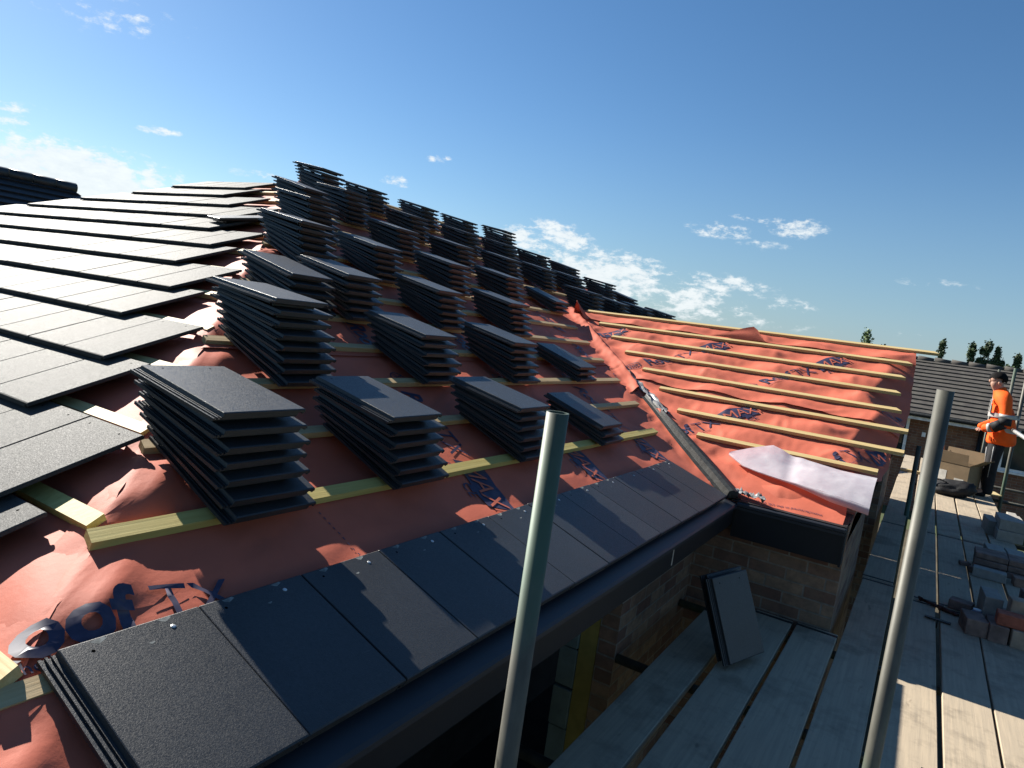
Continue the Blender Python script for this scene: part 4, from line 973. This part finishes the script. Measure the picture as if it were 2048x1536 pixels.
win(-1.35, -.33, -2.2, -1.1, True); win(-5, -3.4, -2.2, -1.1)
bm = bmesh.new(); box(bm, (.0, 21.62, -1.62), (.09, 21.699, -1.50)); npart('wall_box', bm, 'white_plastic')
bm = bmesh.new(); tube(bm, (1.3, 21.63, GROUND), (1.3, 21.63, -1.1), .05, 10); npart('drainpipe', bm, 'fascia_black')
# far left house: hipped dark roof
lh = tag(empty('neighbour_house', (-20, 2, GROUND)), 'house with plain dark hipped roof showing at the far left edge', 'house')
def lpart(name, bm, mat, **k):
    bmesh.ops.translate(bm, verts=bm.verts, vec=(20, -2, -GROUND)); return obj(name, bm, mat, lh, **k)
rx_ = -17.0; zr_ = 1.56; ze_ = -.9; bm = bmesh.new(); ex = rx_ + 2.7
roofslope(bm, (ex, -14, ze_), (ex, 10.6, ze_), (rx_, 7.85, zr_), (rx_, -10, zr_)); roofslope(bm, (ex, 10.6, ze_), (2 * rx_ - ex, 10.6, ze_), (rx_, 7.85, zr_), (rx_, 7.84, zr_)); roofslope(bm, (2 * rx_ - ex, 10.6, ze_), (2 * rx_ - ex, -14, ze_), (rx_, -10, zr_), (rx_, 7.85, zr_))
lpart('roof', bm, 'slate_grey', recalc=False)
bm = bmesh.new(); y = -10
while y < 7.6: tube(bm, (rx_, y, zr_ + .02), (rx_, y + .43, zr_ + .02), .12, 10); y += .45
lpart('ridge', bm, 'slate_grey')
bm = bmesh.new(); box(bm, (2 * rx_ - ex + .4, -13.5, GROUND), (ex - .4, 10.2, ze_)); lpart('wall', bm, 'far_brick', uv=True)

# ------------------------------------------------------------------ ground, trees
bm = bmesh.new(); box(bm, (-1500, -1500, GROUND - .5), (1500, 1500, GROUND)); o = obj('ground', bm, 'far_ground'); o['kind'] = 'structure'
bm = bmesh.new(); box(bm, (-12.5, -6, GROUND), (6, 19, GROUND + .004)); o = obj('building_plot', bm, 'soil'); o['kind'] = 'structure'
def tree(x, y, z_top, z_crown, rad, label, leaf, grp, seed, n=1500, shape='col', lean=0, lsz=.22):
    rnd = random.Random(seed); root = tag(empty('tree', (x, y, GROUND)), label, 'tree', grp); H = z_top - GROUND; c0 = max(.6, z_crown - GROUND)
    bm = bmesh.new(); pr_ = Vector((0, 0, 0)); rr_ = .03 * H
    for i in range(6):
        nx_ = Vector((lean * H * ((i + 1) / 6) ** 1.5 * .8 + rnd.uniform(-.1, .1), rnd.uniform(-.1, .1), H * .92 * (i + 1) / 6)); tube(bm, pr_, nx_, rr_ * (1 - i / 6.5), 8, rr_ * (1 - (i + 1) / 6.5)); pr_ = nx_
    limbs = []
    for i in range(22):
        t = rnd.uniform(.1, .97); z = c0 + (H - c0) * t; a = rnd.uniform(0, 6.28); wv = rad * (max(0, math.sin(math.pi * min(1, .12 + .88 * t))) ** .6) * (1.15 - .5 * t)
        b0 = Vector((lean * H * (z / H) ** 1.5 * .8, 0, z - wv * 1.1)); tip_ = Vector((b0.x + wv * math.cos(a) * .8, wv * math.sin(a) * .8, z + wv * .5)); limbs.append((b0, tip_)); tube(bm, b0, tip_, .03, 5, .01)
    obj('trunk', bm, 'bark', root)
    bm = bmesh.new()
    for i in range(n):
        b0, tp = limbs[rnd.randrange(len(limbs))]; c = b0.lerp(tp, rnd.uniform(.35, 1.1)) + Vector((rnd.gauss(0, 1), rnd.gauss(0, 1), rnd.gauss(0, 1.6))) * rad * .20
        s_ = lsz * rnd.uniform(.5, 1.2); q1 = Vector((rnd.gauss(0, 1), rnd.gauss(0, 1), rnd.gauss(0, 1))).normalized(); q2 = q1.orthogonal().normalized(); q3 = q1.cross(q2)
        bm.faces.new([bm.verts.new(c + p) for p in (q2 * s_, q3 * s_ * .6, -q2 * s_, -q3 * s_ * .6)])
    obj('crown', bm, leaf, root, recalc=False)
    return root
D_ = 70
TR = [((1887, 683), (1870, 770), .50, 'dense poplar rising beside the end of the top batten'), ((1945, 688), (1930, 770), .50, 'second poplar from the left behind the ridge'), ((1979, 682), (1968, 770), .55, 'tallest poplar of the row, with a broad double top'), ((1965, 694), (1960, 770), .42, 'poplar merging into the left side of the tallest poplar'), ((1995, 694), (1988, 770), .42, 'slim poplar right of the tallest poplar'), ((2008, 702), (2003, 770), .36, 'thin poplar directly above the head of the person'), ((2036, 711), (2032, 770), .42, 'poplar at the right edge of the picture')]
def at_y(px, py, y):
    v = _r2 * ((px - 1024) / 1364.4) + _d2 * ((py - 768) / 1364.4) + _f; return v * (y / v.y)
for i, (tp, bs, rad, lab) in enumerate(TR):
    p = at_y(*tp, D_); tree(p.x, D_, p.z, p.z - 9.0, rad * 1.0, lab, 'poplar_leaf', 'poplars beyond the neighbouring roof', 20 + i, 3600, lean=.012, lsz=.12)
p = at_y(1741, 650, 46); tree(p.x, 46, p.z, p.z - 3.4, .42, 'wispy light green tree top showing above the orange roof', 'birch_leaf', None, 41, 900, lean=-.01, lsz=.085)
for i, (px, py, lab) in enumerate(((1768, 690, 'low shrubby tree top just above the battens right of the wispy tree'), (1922, 722, 'low leafy tree top over the ridge between the first two poplars'), (2018, 728, 'low bushy tree top over the ridge near the right poles'))):
    p = at_y(px, py, 60); tree(p.x, 60, p.z - .1, p.z - 2.2, .5, lab, 'shrub_leaf', 'low trees beyond the roofs', 60 + i, 500, lsz=.10)
